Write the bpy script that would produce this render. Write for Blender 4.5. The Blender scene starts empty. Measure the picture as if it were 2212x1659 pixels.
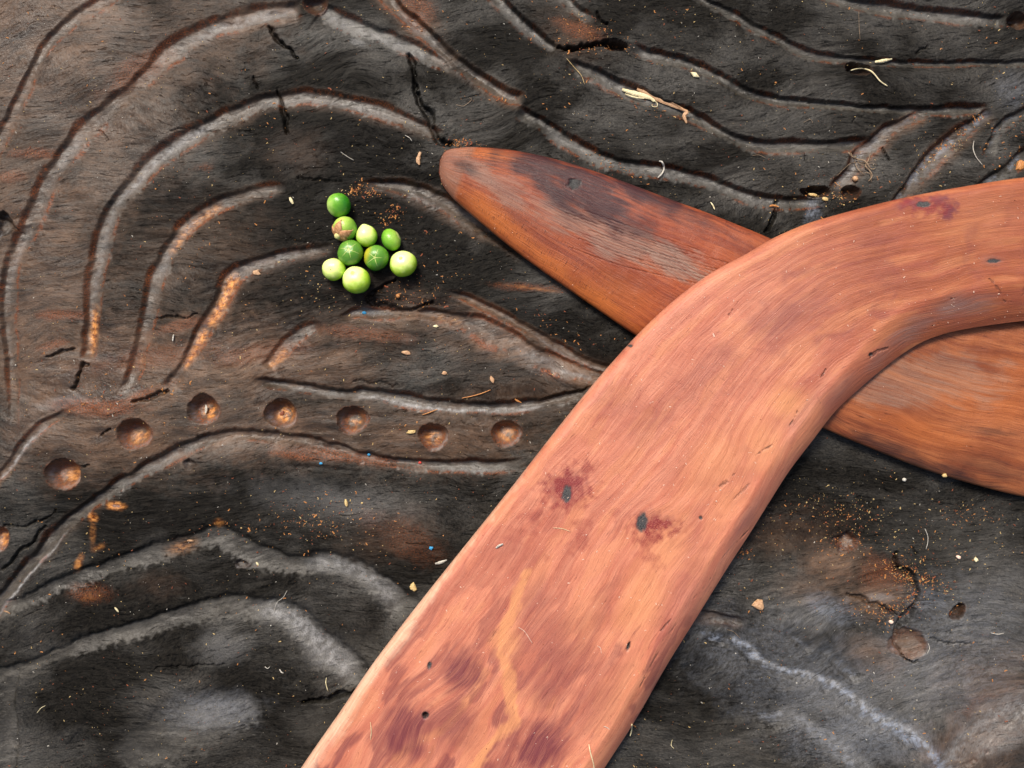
import bpy, math, random
import numpy as np
from mathutils import Vector, Matrix
R = math.radians
rnd = random.Random(7)
rng = np.random.default_rng(7)
scene = bpy.context.scene

# ------------------------------------------------------------------ camera, sky, sun, exposure
PX = 0.35 / 2212.0                 # metres per picture unit on the board (2212 x 1659 units in view)
CX, CY = 1106.0, 829.5
CAMH = 0.35 * 31.0 / 36.0
cam_d = bpy.data.cameras.new("camera"); cam_d.lens = 31.0; cam_d.sensor_width = 36.0
cam_d.clip_start = 0.01; cam_d.clip_end = 100
cam = bpy.data.objects.new("camera", cam_d); scene.collection.objects.link(cam)
cam.location = (0, 0, CAMH); scene.camera = cam

SUN_EL, SUN_AZ = 52.0, 338.0       # azimuth clockwise from +Y (top of the picture)
world = bpy.data.worlds.new("World"); scene.world = world; world.use_nodes = True
wn = world.node_tree.nodes; wl = world.node_tree.links; wn.clear()
sky = wn.new("ShaderNodeTexSky"); sky.sky_type = 'NISHITA'; sky.sun_disc = False
sky.sun_elevation = R(SUN_EL); sky.sun_rotation = R(SUN_AZ)
sky.air_density = 1.0; sky.dust_density = 5.0; sky.ozone_density = 0.5
bg = wn.new("ShaderNodeBackground"); bg.inputs[1].default_value = 0.10
wo = wn.new("ShaderNodeOutputWorld"); wl.new(sky.outputs[0], bg.inputs[0]); wl.new(bg.outputs[0], wo.inputs[0])
sun_d = bpy.data.lights.new("sun", 'SUN'); sun_d.energy = 2.7; sun_d.angle = R(18); sun_d.color = (1.0, 0.94, 0.85)
sun = bpy.data.objects.new("sun", sun_d); scene.collection.objects.link(sun)
sd = Vector((math.sin(R(SUN_AZ))*math.cos(R(SUN_EL)), math.cos(R(SUN_AZ))*math.cos(R(SUN_EL)), math.sin(R(SUN_EL))))
sun.rotation_euler = sd.to_track_quat('Z', 'Y').to_euler()
scene.view_settings.view_transform = 'Standard'; scene.view_settings.look = 'None'
scene.view_settings.gamma = 1.0; scene.view_settings.exposure = 0.5

# ------------------------------------------------------------------ helpers
def W(px, py, z=0.0):
    """picture units (and a height in picture units) to a point of the place"""
    k = 1 - z*PX/CAMH
    return ((px-CX)*PX*k, -(py-CY)*PX*k, z*PX)

_A = rng.random((256, 256))*2*np.pi
_GX, _GY = np.cos(_A), np.sin(_A)
def gn(x, y, seed=0):
    x = x + seed*37.17; y = y + seed*91.73
    xi = np.floor(x).astype(np.int64); yi = np.floor(y).astype(np.int64)
    xf = x-xi; yf = y-yi
    u = xf*xf*xf*(xf*(xf*6-15)+10); v = yf*yf*yf*(yf*(yf*6-15)+10)
    x0 = xi & 255; x1 = (xi+1) & 255; y0 = yi & 255; y1 = (yi+1) & 255
    a = _GX[x0, y0]*xf+_GY[x0, y0]*yf
    b = _GX[x1, y0]*(xf-1)+_GY[x1, y0]*yf
    c = _GX[x0, y1]*xf+_GY[x0, y1]*(yf-1)
    d = _GX[x1, y1]*(xf-1)+_GY[x1, y1]*(yf-1)
    return ((a*(1-u)+b*u)*(1-v)+(c*(1-u)+d*u)*v)*1.5
def fbm(x, y, seed=0, octv=4, gain=0.5):
    s = 0; a = 1; n = 0
    for k in range(octv):
        s = s+a*gn(x*2**k, y*2**k, seed+k*3); n += a; a *= gain
    return s/n
def ss(a, b, x):
    t = np.clip((x-a)/(b-a), 0, 1); return t*t*(3-2*t)
def cr(pts, n):
    """Catmull-Rom through points (any dimension), n samples"""
    P = np.array(pts, float); P = np.vstack([2*P[0]-P[1], P, 2*P[-1]-P[-2]])
    m = len(P)-3; t = np.linspace(0, m, n); i = np.minimum(t.astype(int), m-1); f = (t-i)[:, None]
    p0, p1, p2, p3 = P[i], P[i+1], P[i+2], P[i+3]
    return 0.5*((2*p1)+(-p0+p2)*f+(2*p0-5*p1+4*p2-p3)*f*f+(-p0+3*p1-3*p2+p3)*f**3)

def add_attr(me, name, typ, arr):
    a = me.attributes.new(name, typ, 'POINT')
    a.data.foreach_set({'FLOAT': 'value', 'FLOAT_VECTOR': 'vector', 'FLOAT_COLOR': 'color'}[typ], np.ascontiguousarray(arr, dtype=np.float32).ravel())
def quad_mesh(name, co, quads, mat, attrs=None, normals=None, parent=None, smooth=True):
    me = bpy.data.meshes.new(name)
    nv, nf = len(co), len(quads)
    me.vertices.add(nv); me.vertices.foreach_set('co', np.ascontiguousarray(co, dtype=np.float32).ravel())
    me.loops.add(nf*4); me.loops.foreach_set('vertex_index', np.ascontiguousarray(quads, dtype=np.int32).ravel())
    me.polygons.add(nf); me.polygons.foreach_set('loop_start', np.arange(0, nf*4, 4, dtype=np.int32))
    me.update(calc_edges=True)
    me.polygons.foreach_set('use_smooth', np.full(nf, smooth, dtype=bool))
    for k, (typ, arr) in (attrs or {}).items(): add_attr(me, k, typ, arr)
    if normals is not None: me.normals_split_custom_set_from_vertices(normals.astype(np.float32))
    me.materials.append(mat)
    o = bpy.data.objects.new(name, me); scene.collection.objects.link(o)
    if parent: o.parent = parent
    return o
def poly_mesh(name, vs, fs, mat, parent=None, smooth=True, loc=(0, 0, 0)):
    me = bpy.data.meshes.new(name); me.from_pydata([tuple(v) for v in vs], [], fs); me.update()
    if smooth: me.polygons.foreach_set('use_smooth', np.ones(len(me.polygons), dtype=bool))
    if mat: me.materials.append(mat)
    o = bpy.data.objects.new(name, me); scene.collection.objects.link(o); o.location = loc
    if parent: o.parent = parent
    return o
def tag(o, label=None, cat=None, group=None, kind=None):
    if label: o['label'] = label
    if cat: o['category'] = cat
    if group: o['group'] = group
    if kind: o['kind'] = kind
    return o

# ------------------------------------------------------------------ node helpers
class N:
    def __init__(s, name):
        s.m = bpy.data.materials.new(name); s.m.use_nodes = True
        s.t = s.m.node_tree; s.n = s.t.nodes; s.n.clear()
        s.out = s.n.new("ShaderNodeOutputMaterial"); s.b = s.n.new("ShaderNodeBsdfPrincipled")
        s.t.links.new(s.b.outputs[0], s.out.inputs[0])
    def set(s, sock, v):
        if hasattr(v, 'links') or isinstance(v, bpy.types.NodeSocket): s.t.links.new(v, sock)
        elif isinstance(v, (tuple, list)) and len(v) == 3 and sock.type == 'RGBA': sock.default_value = (*v, 1)
        else: sock.default_value = v
    def attr(s, name):
        a = s.n.new("ShaderNodeAttribute"); a.attribute_name = name; return a
    def sep(s, v):
        a = s.n.new("ShaderNodeSeparateColor"); s.set(a.inputs[0], v); return a.outputs
    def math(s, op, a, b=0.0, clamp=False):
        x = s.n.new("ShaderNodeMath"); x.operation = op; x.use_clamp = clamp
        s.set(x.inputs[0], a); s.set(x.inputs[1], b); return x.outputs[0]
    def mul(s, a, b, clamp=False): return s.math('MULTIPLY', a, b, clamp)
    def add(s, a, b, clamp=False): return s.math('ADD', a, b, clamp)
    def vmul(s, v, t):
        x = s.n.new("ShaderNodeVectorMath"); x.operation = 'MULTIPLY'; s.set(x.inputs[0], v); x.inputs[1].default_value = t; return x.outputs[0]
    def noise(s, v, scale=1.0, detail=4, rough=0.55, dist=0.0):
        x = s.n.new("ShaderNodeTexNoise"); s.set(x.inputs['Vector'], v); x.inputs['Scale'].default_value = scale
        x.inputs['Detail'].default_value = detail; x.inputs['Roughness'].default_value = rough; x.inputs['Distortion'].default_value = dist
        return x.outputs[0]
    def rng(s, v, a, b, c=0.0, d=1.0):
        x = s.n.new("ShaderNodeMapRange"); x.interpolation_type = 'SMOOTHSTEP'; s.set(x.inputs[0], v)
        for i, q in enumerate((a, b, c, d)): s.set(x.inputs[i+1], q)
        return x.outputs[0]
    def mix(s, f, a, b):
        x = s.n.new("ShaderNodeMix"); x.data_type = 'RGBA'; s.set(x.inputs[0], f); s.set(x.inputs[6], a); s.set(x.inputs[7], b); return x.outputs[2]
    def bump(s, h, dist, strength=1.0):
        x = s.n.new("ShaderNodeBump"); x.inputs['Strength'].default_value = strength; x.inputs['Distance'].default_value = dist
        s.set(x.inputs['Height'], h); return x.outputs[0]
    def fin(s, **k):
        for a, v in k.items(): s.set(s.b.inputs[a.replace('_', ' ')], v)
        return s.m

# ------------------------------------------------------------------ materials
def board_material():
    q = N("charred_wood")
    A = q.attr("mask_a"); B = q.attr("mask_b"); G = q.attr("grain").outputs['Vector']
    gr, orange, brown = q.sep(A.outputs['Color'])[:3]; dark = A.outputs['Alpha']
    pale, blue, red = q.sep(B.outputs['Color'])[:3]; rough_m = B.outputs['Alpha']
    n1 = q.noise(q.vmul(G, (1/15, 1/6.5, 1)), 1, 6, 0.78, 0.5)
    n2 = q.noise(q.vmul(G, (1/9, 1/2.8, 1)), 1, 4, 0.7, 0.3)
    n3 = q.noise(q.vmul(G, (1/90, 1/40, 1)), 1, 5, 0.6)
    n4 = q.noise(q.vmul(G, (1/3.2, 1/2.6, 1)), 1, 3, 0.7)
    n5 = q.noise(q.vmul(G, (1/60, 1/14, 1)), 1, 4, 0.6, 0.4)
    n6 = q.noise(q.vmul(G, (1/14, 1/10, 1)), 1, 4, 0.6, 0.2)
    n7 = q.noise(q.vmul(G, (1/150, 1/100, 1)), 1, 5, 0.62, 0.3)
    n8 = q.noise(q.vmul(G, (1/5.0, 1/4.0, 1)), 1, 3, 0.75)
    n9 = q.noise(q.vmul(G, (1/38, 1/5.0, 1)), 1, 4, 0.62, 0.35)
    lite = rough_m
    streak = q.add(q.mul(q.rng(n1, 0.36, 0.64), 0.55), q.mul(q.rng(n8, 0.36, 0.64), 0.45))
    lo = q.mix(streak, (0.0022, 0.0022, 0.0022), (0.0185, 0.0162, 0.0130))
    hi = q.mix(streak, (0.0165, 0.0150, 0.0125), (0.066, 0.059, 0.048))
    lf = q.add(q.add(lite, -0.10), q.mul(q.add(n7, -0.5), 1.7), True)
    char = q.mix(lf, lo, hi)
    char = q.mix(q.mul(q.rng(n3, 0.45, 0.7), q.mul(lf, .6)), char, q.mix(streak, (0.020, 0.0155, 0.011), (0.070, 0.057, 0.043)))
    # short dark checks and pale fibres along the grain
    char = q.mix(q.mul(q.mul(q.rng(n9, 0.59, 0.66), q.rng(n3, .38, .58)), 0.8), char, (0.004, 0.004, 0.004))
    char = q.mix(q.mul(q.rng(n9, 0.38, 0.30), 0.22), char, (0.085, 0.082, 0.075))
    bw = q.mix(q.add(q.mul(q.rng(n5, 0.3, 0.7), .5), q.mul(q.rng(n7, 0.36, 0.64), .5)), (0.020, 0.0105, 0.0058), (0.165, 0.088, 0.046))
    bw = q.mix(q.mul(q.rng(n2, 0.5, 0.72), .5), bw, (0.024, 0.012, 0.008))
    col = q.mix(q.mul(brown, q.rng(n1, 0.25, 0.6, 0.5, 1.0)), char, bw)
    # sanded channels
    gcol = q.mix(q.add(q.mul(q.rng(n6, 0.3, 0.7), .5), q.mul(q.rng(n7, .35, .65), .5)), (0.034, 0.030, 0.024), (0.104, 0.095, 0.080))
    gcol = q.mix(q.mul(brown, q.rng(n7, 0.35, 0.6, 0.35, 0.95)), gcol, q.mix(q.rng(n5, 0.3, 0.7), (0.050, 0.026, 0.014), (0.180, 0.102, 0.060)))
    gcol = q.mix(q.mul(q.rng(n8, 0.55, 0.75), .35), gcol, (0.03, 0.02, 0.014))
    col = q.mix(q.mul(gr, q.rng(n4, 0.2, 0.55, 0.6, 0.95)), col, gcol)
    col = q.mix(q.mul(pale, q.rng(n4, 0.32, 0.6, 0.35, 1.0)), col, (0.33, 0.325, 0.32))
    col = q.mix(q.mul(blue, q.mul(q.rng(n1, 0.38, 0.6, 0.15, 1.0), q.rng(n8, 0.3, 0.6, 0.4, 1.0))), col, (0.25, 0.29, 0.37))
    ocol = q.mix(q.rng(n6, 0.35, 0.66), (0.20, 0.052, 0.011), (0.78, 0.330, 0.085))
    ocol = q.mix(q.mul(q.rng(n8, 0.55, 0.72), .6), ocol, (0.10, 0.03, 0.01))
    col = q.mix(q.mul(orange, q.rng(n6, 0.25, 0.55, 0.5, 1.0)), col, ocol)
    rcol = q.mix(q.rng(n4, 0.3, 0.7), (0.035, 0.009, 0.004), (0.26, 0.075, 0.022))
    col = q.mix(q.mul(red, q.rng(n4, 0.36, 0.58)), col, rcol)
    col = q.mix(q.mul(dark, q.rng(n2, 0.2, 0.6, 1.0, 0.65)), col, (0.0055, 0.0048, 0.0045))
    smooth = q.math('MAXIMUM', gr, q.mul(brown, .7), True)
    h = q.add(q.mul(q.rng(n9, 0.60, 0.68), q.add(-0.8, q.mul(smooth, .5))), q.mul(n1, q.add(0.45, q.mul(smooth, -0.3)))); h = q.add(h, q.mul(n2, q.add(0.3, q.mul(smooth, -0.2))))
    h = q.add(h, q.mul(n4, 0.25)); h = q.add(h, q.mul(n8, 0.30))
    nrm = q.bump(h, PX*2.7, 1.0)
    rgh = q.add(q.rng(n7, 0.35, 0.65, 0.28, 0.42), q.mul(q.rng(n8, .35, .65), .08))
    return q.fin(Base_Color=col, Roughness=q.add(rgh, q.mul(orange, -0.14)), Specular_IOR_Level=q.add(q.mul(q.math('MAXIMUM', q.math('MAXIMUM', lf, gr), q.mul(brown, .8)), q.rng(n8, 0.35, 0.65, 0.30, 0.66)), 0.04), Normal=nrm)

def boom_material(name, light, mid, dk, deep, pale, grit=1.0, rough=0.36, gcol=(0.25, 0.17, 0.15), tonec=None, kd=1.0):
    """mask_a: dark stain, orange, red stain, knot; mask_b: pale, crack, grey, scratch"""
    q = N(name)
    A = q.attr("mask_a"); B = q.attr("mask_b"); G = q.attr("grain").outputs['Vector']
    stain, orange, red = q.sep(A.outputs['Color'])[:3]; knot = A.outputs['Alpha']
    pl, crack, grey = q.sep(B.outputs['Color'])[:3]; scr = B.outputs['Alpha']
    n1 = q.noise(q.vmul(G, (1/300, 1/17, 0)), 1, 5, 0.62, 0.2)
    n2 = q.noise(q.vmul(G, (1/110, 1/4.0, 0)), 1, 5, 0.7)
    n3 = q.noise(q.vmul(G, (1/130, 1/90, 0)), 1, 4, 0.55)
    n4 = q.noise(q.vmul(G, (1/3, 1/2.4, 0)), 1, 3, 0.7)
    n5 = q.noise(q.vmul(G, (1/1.6, 1/26, 0)), 1, 3, 0.6)
    n6 = q.noise(q.vmul(G, (1/26, 1/3.2, 0)), 1, 3, 0.6)
    tone = q.n.new('ShaderNodeSeparateXYZ'); q.set(tone.inputs[0], G); tone = tone.outputs[2]
    c = q.mix(q.rng(n1, 0.34, 0.66), mid, light)
    c = q.mix(q.mul(tone, 0.92), c, q.mix(q.rng(n1, 0.34, 0.66), tonec[0], tonec[1]))
    c = q.mix(q.mul(q.rng(n3, 0.42, 0.72), 0.42), c, dk)
    c = q.mix(q.mul(q.rng(n2, 0.50, 0.72), 0.5), c, dk)
    c = q.mix(orange, c, q.mix(q.rng(n1, 0.3, 0.7), tuple(x*0.82 for x in pale), pale))
    c = q.mix(q.mul(grey, q.rng(n2, 0.25, 0.65, 0.4, 1.0)), c, q.mix(q.rng(n2, 0.3, 0.7), tuple(x*.5 for x in gcol), gcol))
    c = q.mix(q.mul(stain, q.rng(n2, 0.3, 0.6, 0.8, 1.15), True), c, deep)
    c = q.mix(q.mul(red, q.rng(n4, 0.3, 0.58, 0.4, 1.0)), c, (0.20, 0.020, 0.022))
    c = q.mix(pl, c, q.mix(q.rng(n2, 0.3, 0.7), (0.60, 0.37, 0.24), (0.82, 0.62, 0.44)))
    # pores: short dark dashes along the grain
    c = q.mix(q.mul(q.rng(n6, 0.60, 0.74), 0.6*grit), c, tuple(x*0.5 for x in dk))
    c = q.mix(q.mul(scr, q.rng(n5, 0.56, 0.68, 0, 0.75)), c, tuple(x*0.5 for x in dk))
    c = q.mix(knot, c, q.mix(q.rng(n4, 0.35, 0.7), tuple(x*kd for x in (0.020, 0.019, 0.020)), tuple(x*kd for x in (0.10, 0.095, 0.09))))
    c = q.mix(q.mul(crack, q.rng(n4, 0.25, 0.5, 0.4, 1.0)), c, (0.045, 0.016, 0.014))
    h = q.add(q.mul(n2, 0.8), q.add(q.mul(n6, -0.5), q.mul(n4, 0.35)))
    h = q.add(h, q.mul(q.mul(scr, n5), 0.7))
    h = q.add(h, q.mul(crack, -1.6))
    return q.fin(Base_Color=c, Roughness=q.rng(n4, 0.3, 0.7, rough, rough+0.14), Specular_IOR_Level=0.36, Normal=q.bump(h, PX*1.5, 1.0))

M_board = board_material()
M_b1 = boom_material("red_gum_wood", (0.63, 0.245, 0.147), (0.51, 0.165, 0.097), (0.35, 0.090, 0.058), (0.15, 0.034, 0.040), (0.72, 0.31, 0.130), tonec=((0.235, 0.057, 0.019), (0.35, 0.098, 0.035)))
M_b2 = boom_material("oiled_brown_wood", (0.34, 0.084, 0.028), (0.21, 0.042, 0.016), (0.09, 0.017, 0.010), (0.015, 0.0115, 0.013), (0.50, 0.135, 0.027), 1.1, 0.30, (0.31, 0.235, 0.18), tonec=((0.22, 0.060, 0.020), (0.37, 0.125, 0.045)), kd=.4)
def flat_material(name, c1, c2, scale=3000, rough=0.6, sss=0.0):
    q = N(name)
    tc = q.n.new("ShaderNodeTexCoord")
    n = q.noise(tc.outputs['Object'], scale, 3, 0.6)
    c = q.mix(q.rng(n, 0.35, 0.65), c1, c2)
    m = q.fin(Base_Color=c, Roughness=rough, Normal=q.bump(n, PX*0.8, 0.6))
    return m
M_straw = flat_material("pale_straw", (0.62, 0.50, 0.26), (0.86, 0.78, 0.50))
M_tan = flat_material("tan_splinter", (0.33, 0.17, 0.08), (0.58, 0.36, 0.20))
M_orange = flat_material("orange_sawdust", (0.30, 0.10, 0.025), (0.62, 0.28, 0.08))
M_rust = flat_material("rust_sawdust", (0.14, 0.035, 0.015), (0.32, 0.085, 0.03))
M_white = flat_material("white_fibre", (0.38, 0.35, 0.29), (0.66, 0.62, 0.54))
M_gold = flat_material("yellow_grit", (0.42, 0.27, 0.09), (0.70, 0.52, 0.24))
M_grit = flat_material("pink_grit", (0.62, 0.38, 0.28), (0.90, 0.72, 0.58))
M_blue = flat_material("blue_fleck", (0.02, 0.22, 0.45), (0.05, 0.35, 0.62))
M_root = flat_material("brown_rootlet", (0.13, 0.085, 0.05), (0.30, 0.21, 0.13))
M_redfl = flat_material("red_fleck", (0.45, 0.03, 0.02), (0.60, 0.08, 0.05))

# ------------------------------------------------------------------ the two boomerangs as outlines (edge pairs)
B1L = [(300,2190),(440,1980),(560,1800),(650,1659),(734,1538),(802,1438),(886,1327),(970,1221),(1064,1104),(1138,1010),(1205,924),(1272,841),(1320,785),(1373,727),(1425,676),(1478,631),(1540,587),(1611,549),(1671,514),(1738,485),(1805,465),(1872,447),(1956,427),(2040,411),(2141,394),(2212,384),(2400,360),(2600,345)]
B1R = [(800,2440),(935,2230),(1060,2040),(1160,1885),(1250,1748),(1306,1659),(1373,1555),(1440,1438),(1503,1337),(1570,1229),(1620,1152),(1660,1088),(1704,1019),(1755,952),(1805,888),(1855,841),(1890,811),(1923,784),(1955,761),(1990,740),(2030,724),(2074,713),(2141,702),(2212,693),(2300,685),(2370,680),(2560,670),(2760,665)]
B2L = [(950,345),(962,326),(988,319),(1036,319),(1098,324),(1180,340),(1262,363),(1350,394),(1440,428),(1530,461),(1620,497),(1700,530),(1790,560),(1890,590),(2000,618),(2100,640),(2220,655),(2350,665),(2500,670),(2800,660)]
B2R = [(948,372),(955,396),(975,424),(1003,451),(1043,485),(1095,528),(1150,570),(1215,616),(1290,668),(1377,727),(1470,778),(1570,828),(1680,880),(1785,928),(1890,972),(2000,1015),(2110,1048),(2212,1073),(2400,1105),(2760,1125)]

# ------------------------------------------------------------------ the carved board: height field
def axis(a, b, step, ext, n=34):
    core = np.arange(a, b+step, step); g = np.cumsum(np.linspace(step, ext*2/n-step, n))
    return np.concatenate([(core[0]-g)[::-1], core, core[-1]+g])
gx = axis(-90, 2302, 2.45, 900); gy = axis(-90, 1749, 2.45, 800)
X, Y = np.meshgrid(gx, gy)                       # rows = y
NY, NX = X.shape
# wood grain flow
wv1 = fbm(X/520, Y/420, 2, 3); wv2 = fbm(X/150, Y/90, 5, 3)
GU = X + 60*fbm(X/300, Y/300, 9, 2)
GV = Y + 0.10*(X-900) + 95*wv1 + 9*wv2
swx = 1965; swy = 1395
rr = np.hypot((X-swx)/1.25, Y-swy)
GV = GV + np.exp(-(rr/230)**2)*np.where(X > 0, 26*np.sin(rr/70), 0)
# slow relief
Hh = 9*fbm(X/420, Y/360, 11, 3) + 3.0*fbm(X/120, Y/80, 13, 3)
Hh += 2.6*fbm(GU/75, GV/22, 17, 4, .5) * (0.5+0.9*ss(-0.2, 0.5, fbm(X/260, Y/200, 19, 2)))
fine = fbm(GU/16, GV/4.2, 21, 3)
Hh += 0.22*fine
zero = np.zeros_like(X)
gm, om, bm, dm = zero.copy(), zero.copy(), zero.copy(), zero.copy()
pm, lm, rm, fm = zero.copy(), zero.copy(), zero.copy(), zero.copy()
cut = zero.copy()
part = np.zeros(X.shape, dtype=np.int32)         # 0 board, 1.. grooves / hollows
part_names = ['surface']
J0 = fbm(X/110, Y/110, 35, 2); J1 = fbm(X/46, Y/46, 31, 3); J2 = fbm(X/13, Y/13, 33, 2)

def window(pts, pad):
    P = np.array(pts); x0, y0 = P.min(0)-pad; x1, y1 = P.max(0)+pad
    i0, i1 = np.searchsorted(gy, [y0, y1]); j0, j1 = np.searchsorted(gx, [x0, x1])
    return slice(i0, i1), slice(j0, j1)
def polydist(x, y, P):
    """signed distance (positive right of travel in the picture) and parameter 0..1"""
    best = np.full(x.shape, 1e9); sg = np.zeros(x.shape); tt = np.zeros(x.shape)
    L = np.concatenate([[0], np.cumsum(np.hypot(*(P[1:]-P[:-1]).T))])
    for k in range(len(P)-1):
        a, b = P[k], P[k+1]; d = b-a; l2 = (d*d).sum()+1e-9
        t = np.clip(((x-a[0])*d[0]+(y-a[1])*d[1])/l2, 0, 1)
        ex = x-a[0]-t*d[0]; ey = y-a[1]-t*d[1]; q = np.hypot(ex, ey)
        m = q < best; best[m] = q[m]
        sg[m] = np.sign(d[0]*ey-d[1]*ex)[m]; tt[m] = ((L[k]+t*np.sqrt(l2))/L[-1])[m]
    sg[sg == 0] = 1
    return best*sg, tt
def groove(pts, hw, depth=13, side=-1, taper=(0.06, 0.06), mask=1.0, brown=0.0, orange=None, pale=None, blue=0.0, jit=3.0, red=0.25, steep=1.0, aspart=True, dk=0.4):
    """hw: half widths along the line; side -1 puts the steep wall on the left of travel"""
    global cut
    soft = 0.05; hw = [h_*1.02 for h_ in np.atleast_1d(hw)]
    if max(p[0] for p in pts) < 1010 and min(p[1] for p in pts) < 900:      # the old worn arcs on the left
        depth *= 0.66; dk = 0.05; hw = [h_*1.06 for h_ in hw]; soft = 0.12
    P = cr(pts, max(12, len(pts)*4)); w = window(pts, 90+5*float(np.max(hw))); x, y = X[w], Y[w]
    n, t = polydist(x, y, P)
    hw = np.atleast_1d(hw); wd = np.interp(t, np.linspace(0, 1, len(hw)), hw)*(1+0.5*J0[w])
    n = n*(-side)+J1[w]*jit*1.6+J2[w]*jit*0.6
    q = n/wd                                      # -1 steep edge .. +1 shallow edge
    en = ss(0, taper[0]+1e-6, t)*(1-ss(1-taper[1]-1e-6, 1, t))
    cap = np.abs(n) < wd*2.2
    prof = ss(-1.22-soft, -0.82+soft, q)*(1-ss(-0.2, 1.3, q)) if steep else np.exp(-(q*1.1)**2)
    Hh[w] -= 4.5*np.exp(-(n/(wd*2.3))**2)*en*(steep > 0)
    dd = 0.80*depth*prof*en*cap*(1+0.35*J1[w]+0.4*J0[w])
    cut[w] = np.maximum(cut[w], dd)
    Hh[w] -= 2.2*np.exp(-((q-1.2)/1.0)**2)*en*0.5
    Hh[w] += 1.6*np.exp(-((q+1.45)/0.35)**2)*en*(0.4+0.6*ss(-.3, .4, J1[w]))
    m = ss(-1.1, -0.5, q)*(1-ss(0.75, 1.25, q+0.7*J2[w]))*en*mask*(0.80+soft+.5*J1[w]+.5*J0[w]).clip(.3, 1)
    gm[w] = np.maximum(gm[w], m)
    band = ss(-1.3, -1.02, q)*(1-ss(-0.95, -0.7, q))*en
    dm[w] = np.maximum(dm[w], band*dk*ss(-0.3, 0.35, J1[w]+.5*J2[w]))  # shade of the steep wall, painted as a dark line
    if brown: bm[w] = np.maximum(bm[w], brown*ss(-1.9, -0.9, q)*(1-ss(1.2, 2.4, q))*en)
    edge = np.exp(-((np.abs(q)-1.0)/0.22)**2)*en
    rm[w] = np.maximum(rm[w], np.minimum(1, red*edge*ss(-0.15, 0.45, J2[w]+J1[w]+1.2*J0[w])*2.0))
    if orange:
        for (t0, t1, a) in orange:
            om[w] = np.maximum(om[w], a*ss(t0, t0+0.05, t)*(1-ss(t1-0.05, t1, t))*np.exp(-((q-0.18)/0.58)**2)*ss(-0.7, -0.1, J2[w]+0.25))
    if pale:
        for (t0, t1, a, off, wid) in pale:
            pm[w] = np.maximum(pm[w], a*ss(t0, t0+0.06, t)*(1-ss(t1-0.06, t1, t))*np.exp(-((q-off)/wid)**2)*(0.45+0.75*ss(-.4, .4, J2[w])))
    if blue: lm[w] = np.maximum(lm[w], blue*np.exp(-((q+0.1)/0.6)**2)*en*ss(-0.5, 0.4, J1[w]+J2[w]))  # bluish light on the wall, painted as colour
    if aspart:
        part_names.append('carved_groove'); k = len(part_names)-1
        part[w][(np.abs(q+.1) < .95) & (en > .3) & (part[w] == 0)] = k

# concentric arcs on the left
groove([(300,-60),(218,3),(165,32),(128,66),(101,95),(74,141),(54,188),(30,235),(7,281),(-20,340),(-60,440)], [13,12,11,12,12], 9, 1, brown=0.75, red=.5)
groove([(655,13),(571,27),(487,50),(430,74),(363,114),(309,165),(255,215),(202,257),(161,302),(131,343),(101,392),(77,447),(54,504),(30,548),(17,600),(12,683),(18,750),(24,817),(25,885),(24,969)], [17,18,19,19,18,17,16,14,11,7], 13, 1, (.02,.15), brown=0.6, pale=[(0.0,.22,.35,.1,.6),(.42,.55,.3,.0,.5),(.62,.74,.3,.0,.6)], red=.55)
groove([(690,14),(735,44),(785,62),(835,81),(886,101),(936,124),(986,144)], [15,17,15,14,11], 12, -1, (.02,.1), pale=[(.0,.8,.3,.2,.7)])
groove([(800,-60),(838,-6),(862,20),(892,46),(925,76),(960,108),(1000,141),(1035,166),(1070,190),(1105,207),(1135,213)], [14,14,14,15,13,11], 15, -1, (.01,.05), brown=.35, pale=[(.2,.5,.35,.3,.5)], red=.5)
groove([(1115,238),(1145,252),(1171,266),(1222,302),(1272,332),(1322,349),(1390,363),(1457,374),(1536,394),(1603,420),(1654,433),(1704,437),(1755,436),(1788,433)], [12,15,16,14,14,13,14,12], 13, -1, (.03,.05), pale=[(.1,.9,.18,.2,.7)], red=.4)
groove([(1030,-60),(1077,0),(1111,34),(1148,67),(1185,94),(1203,104)], [13,13,13,12], 14, -1, (.01,.04), pale=[(.3,1,.25,.2,.6)], red=.3)
groove([(1222,131),(1272,150),(1322,177),(1373,200),(1430,222),(1489,243),(1545,276),(1600,302),(1640,313),(1704,315),(1771,313),(1839,311),(1885,307)], [10,15,14,11,10,13,13,13,12], 13, -1, (.04,.03), pale=[(.1,.4,.2,.2,.6)], red=.35)
groove([(1190,-50),(1231,7),(1262,30),(1289,44)], [12,12,9], 9, -1, (.02,.3))
groove([(1362,100),(1420,119),(1469,130),(1519,149),(1570,172),(1610,193),(1654,208),(1704,215),(1771,220),(1839,227),(1906,232),(1973,235),(2040,236),(2107,235),(2150,236)], [9,12,11,11,10,8,8,9,10,8], 12, -1, (.04,.05), pale=[(0,.1,.3,.2,.6)], red=.35)
groove([(1480,-40),(1519,-2),(1563,17),(1603,37),(1637,57),(1677,77),(1721,101),(1755,113),(1805,122),(1889,129),(1973,134),(2074,134),(2212,134),(2320,132)], [10,10,9,9,8,7,6,7,8,8], 8, -1, (.02,.02), mask=.8, red=.4)
groove([(1740,-30),(1832,0),(1889,10),(1956,20),(2040,31),(2124,39),(2178,44)], [11,12,13,13,12], 12, -1, (.02,.04), pale=[(.5,.95,.2,.2,.7)], red=.3)
groove([(2010,238),(1956,262),(1916,286),(1892,309),(1865,336),(1845,366),(1822,393),(1798,415)], [10,13,14,14,13,12], 12, 1, (.08,.1), brown=.5, blue=.2, red=.5)
groove([(2150,238),(2091,281),(2040,323),(2000,363),(1973,396),(1949,425),(1925,470)], [12,15,16,15,13], 16, 1, (.06,.02), mask=.7, brown=.35, blue=.55, red=.35)
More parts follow.
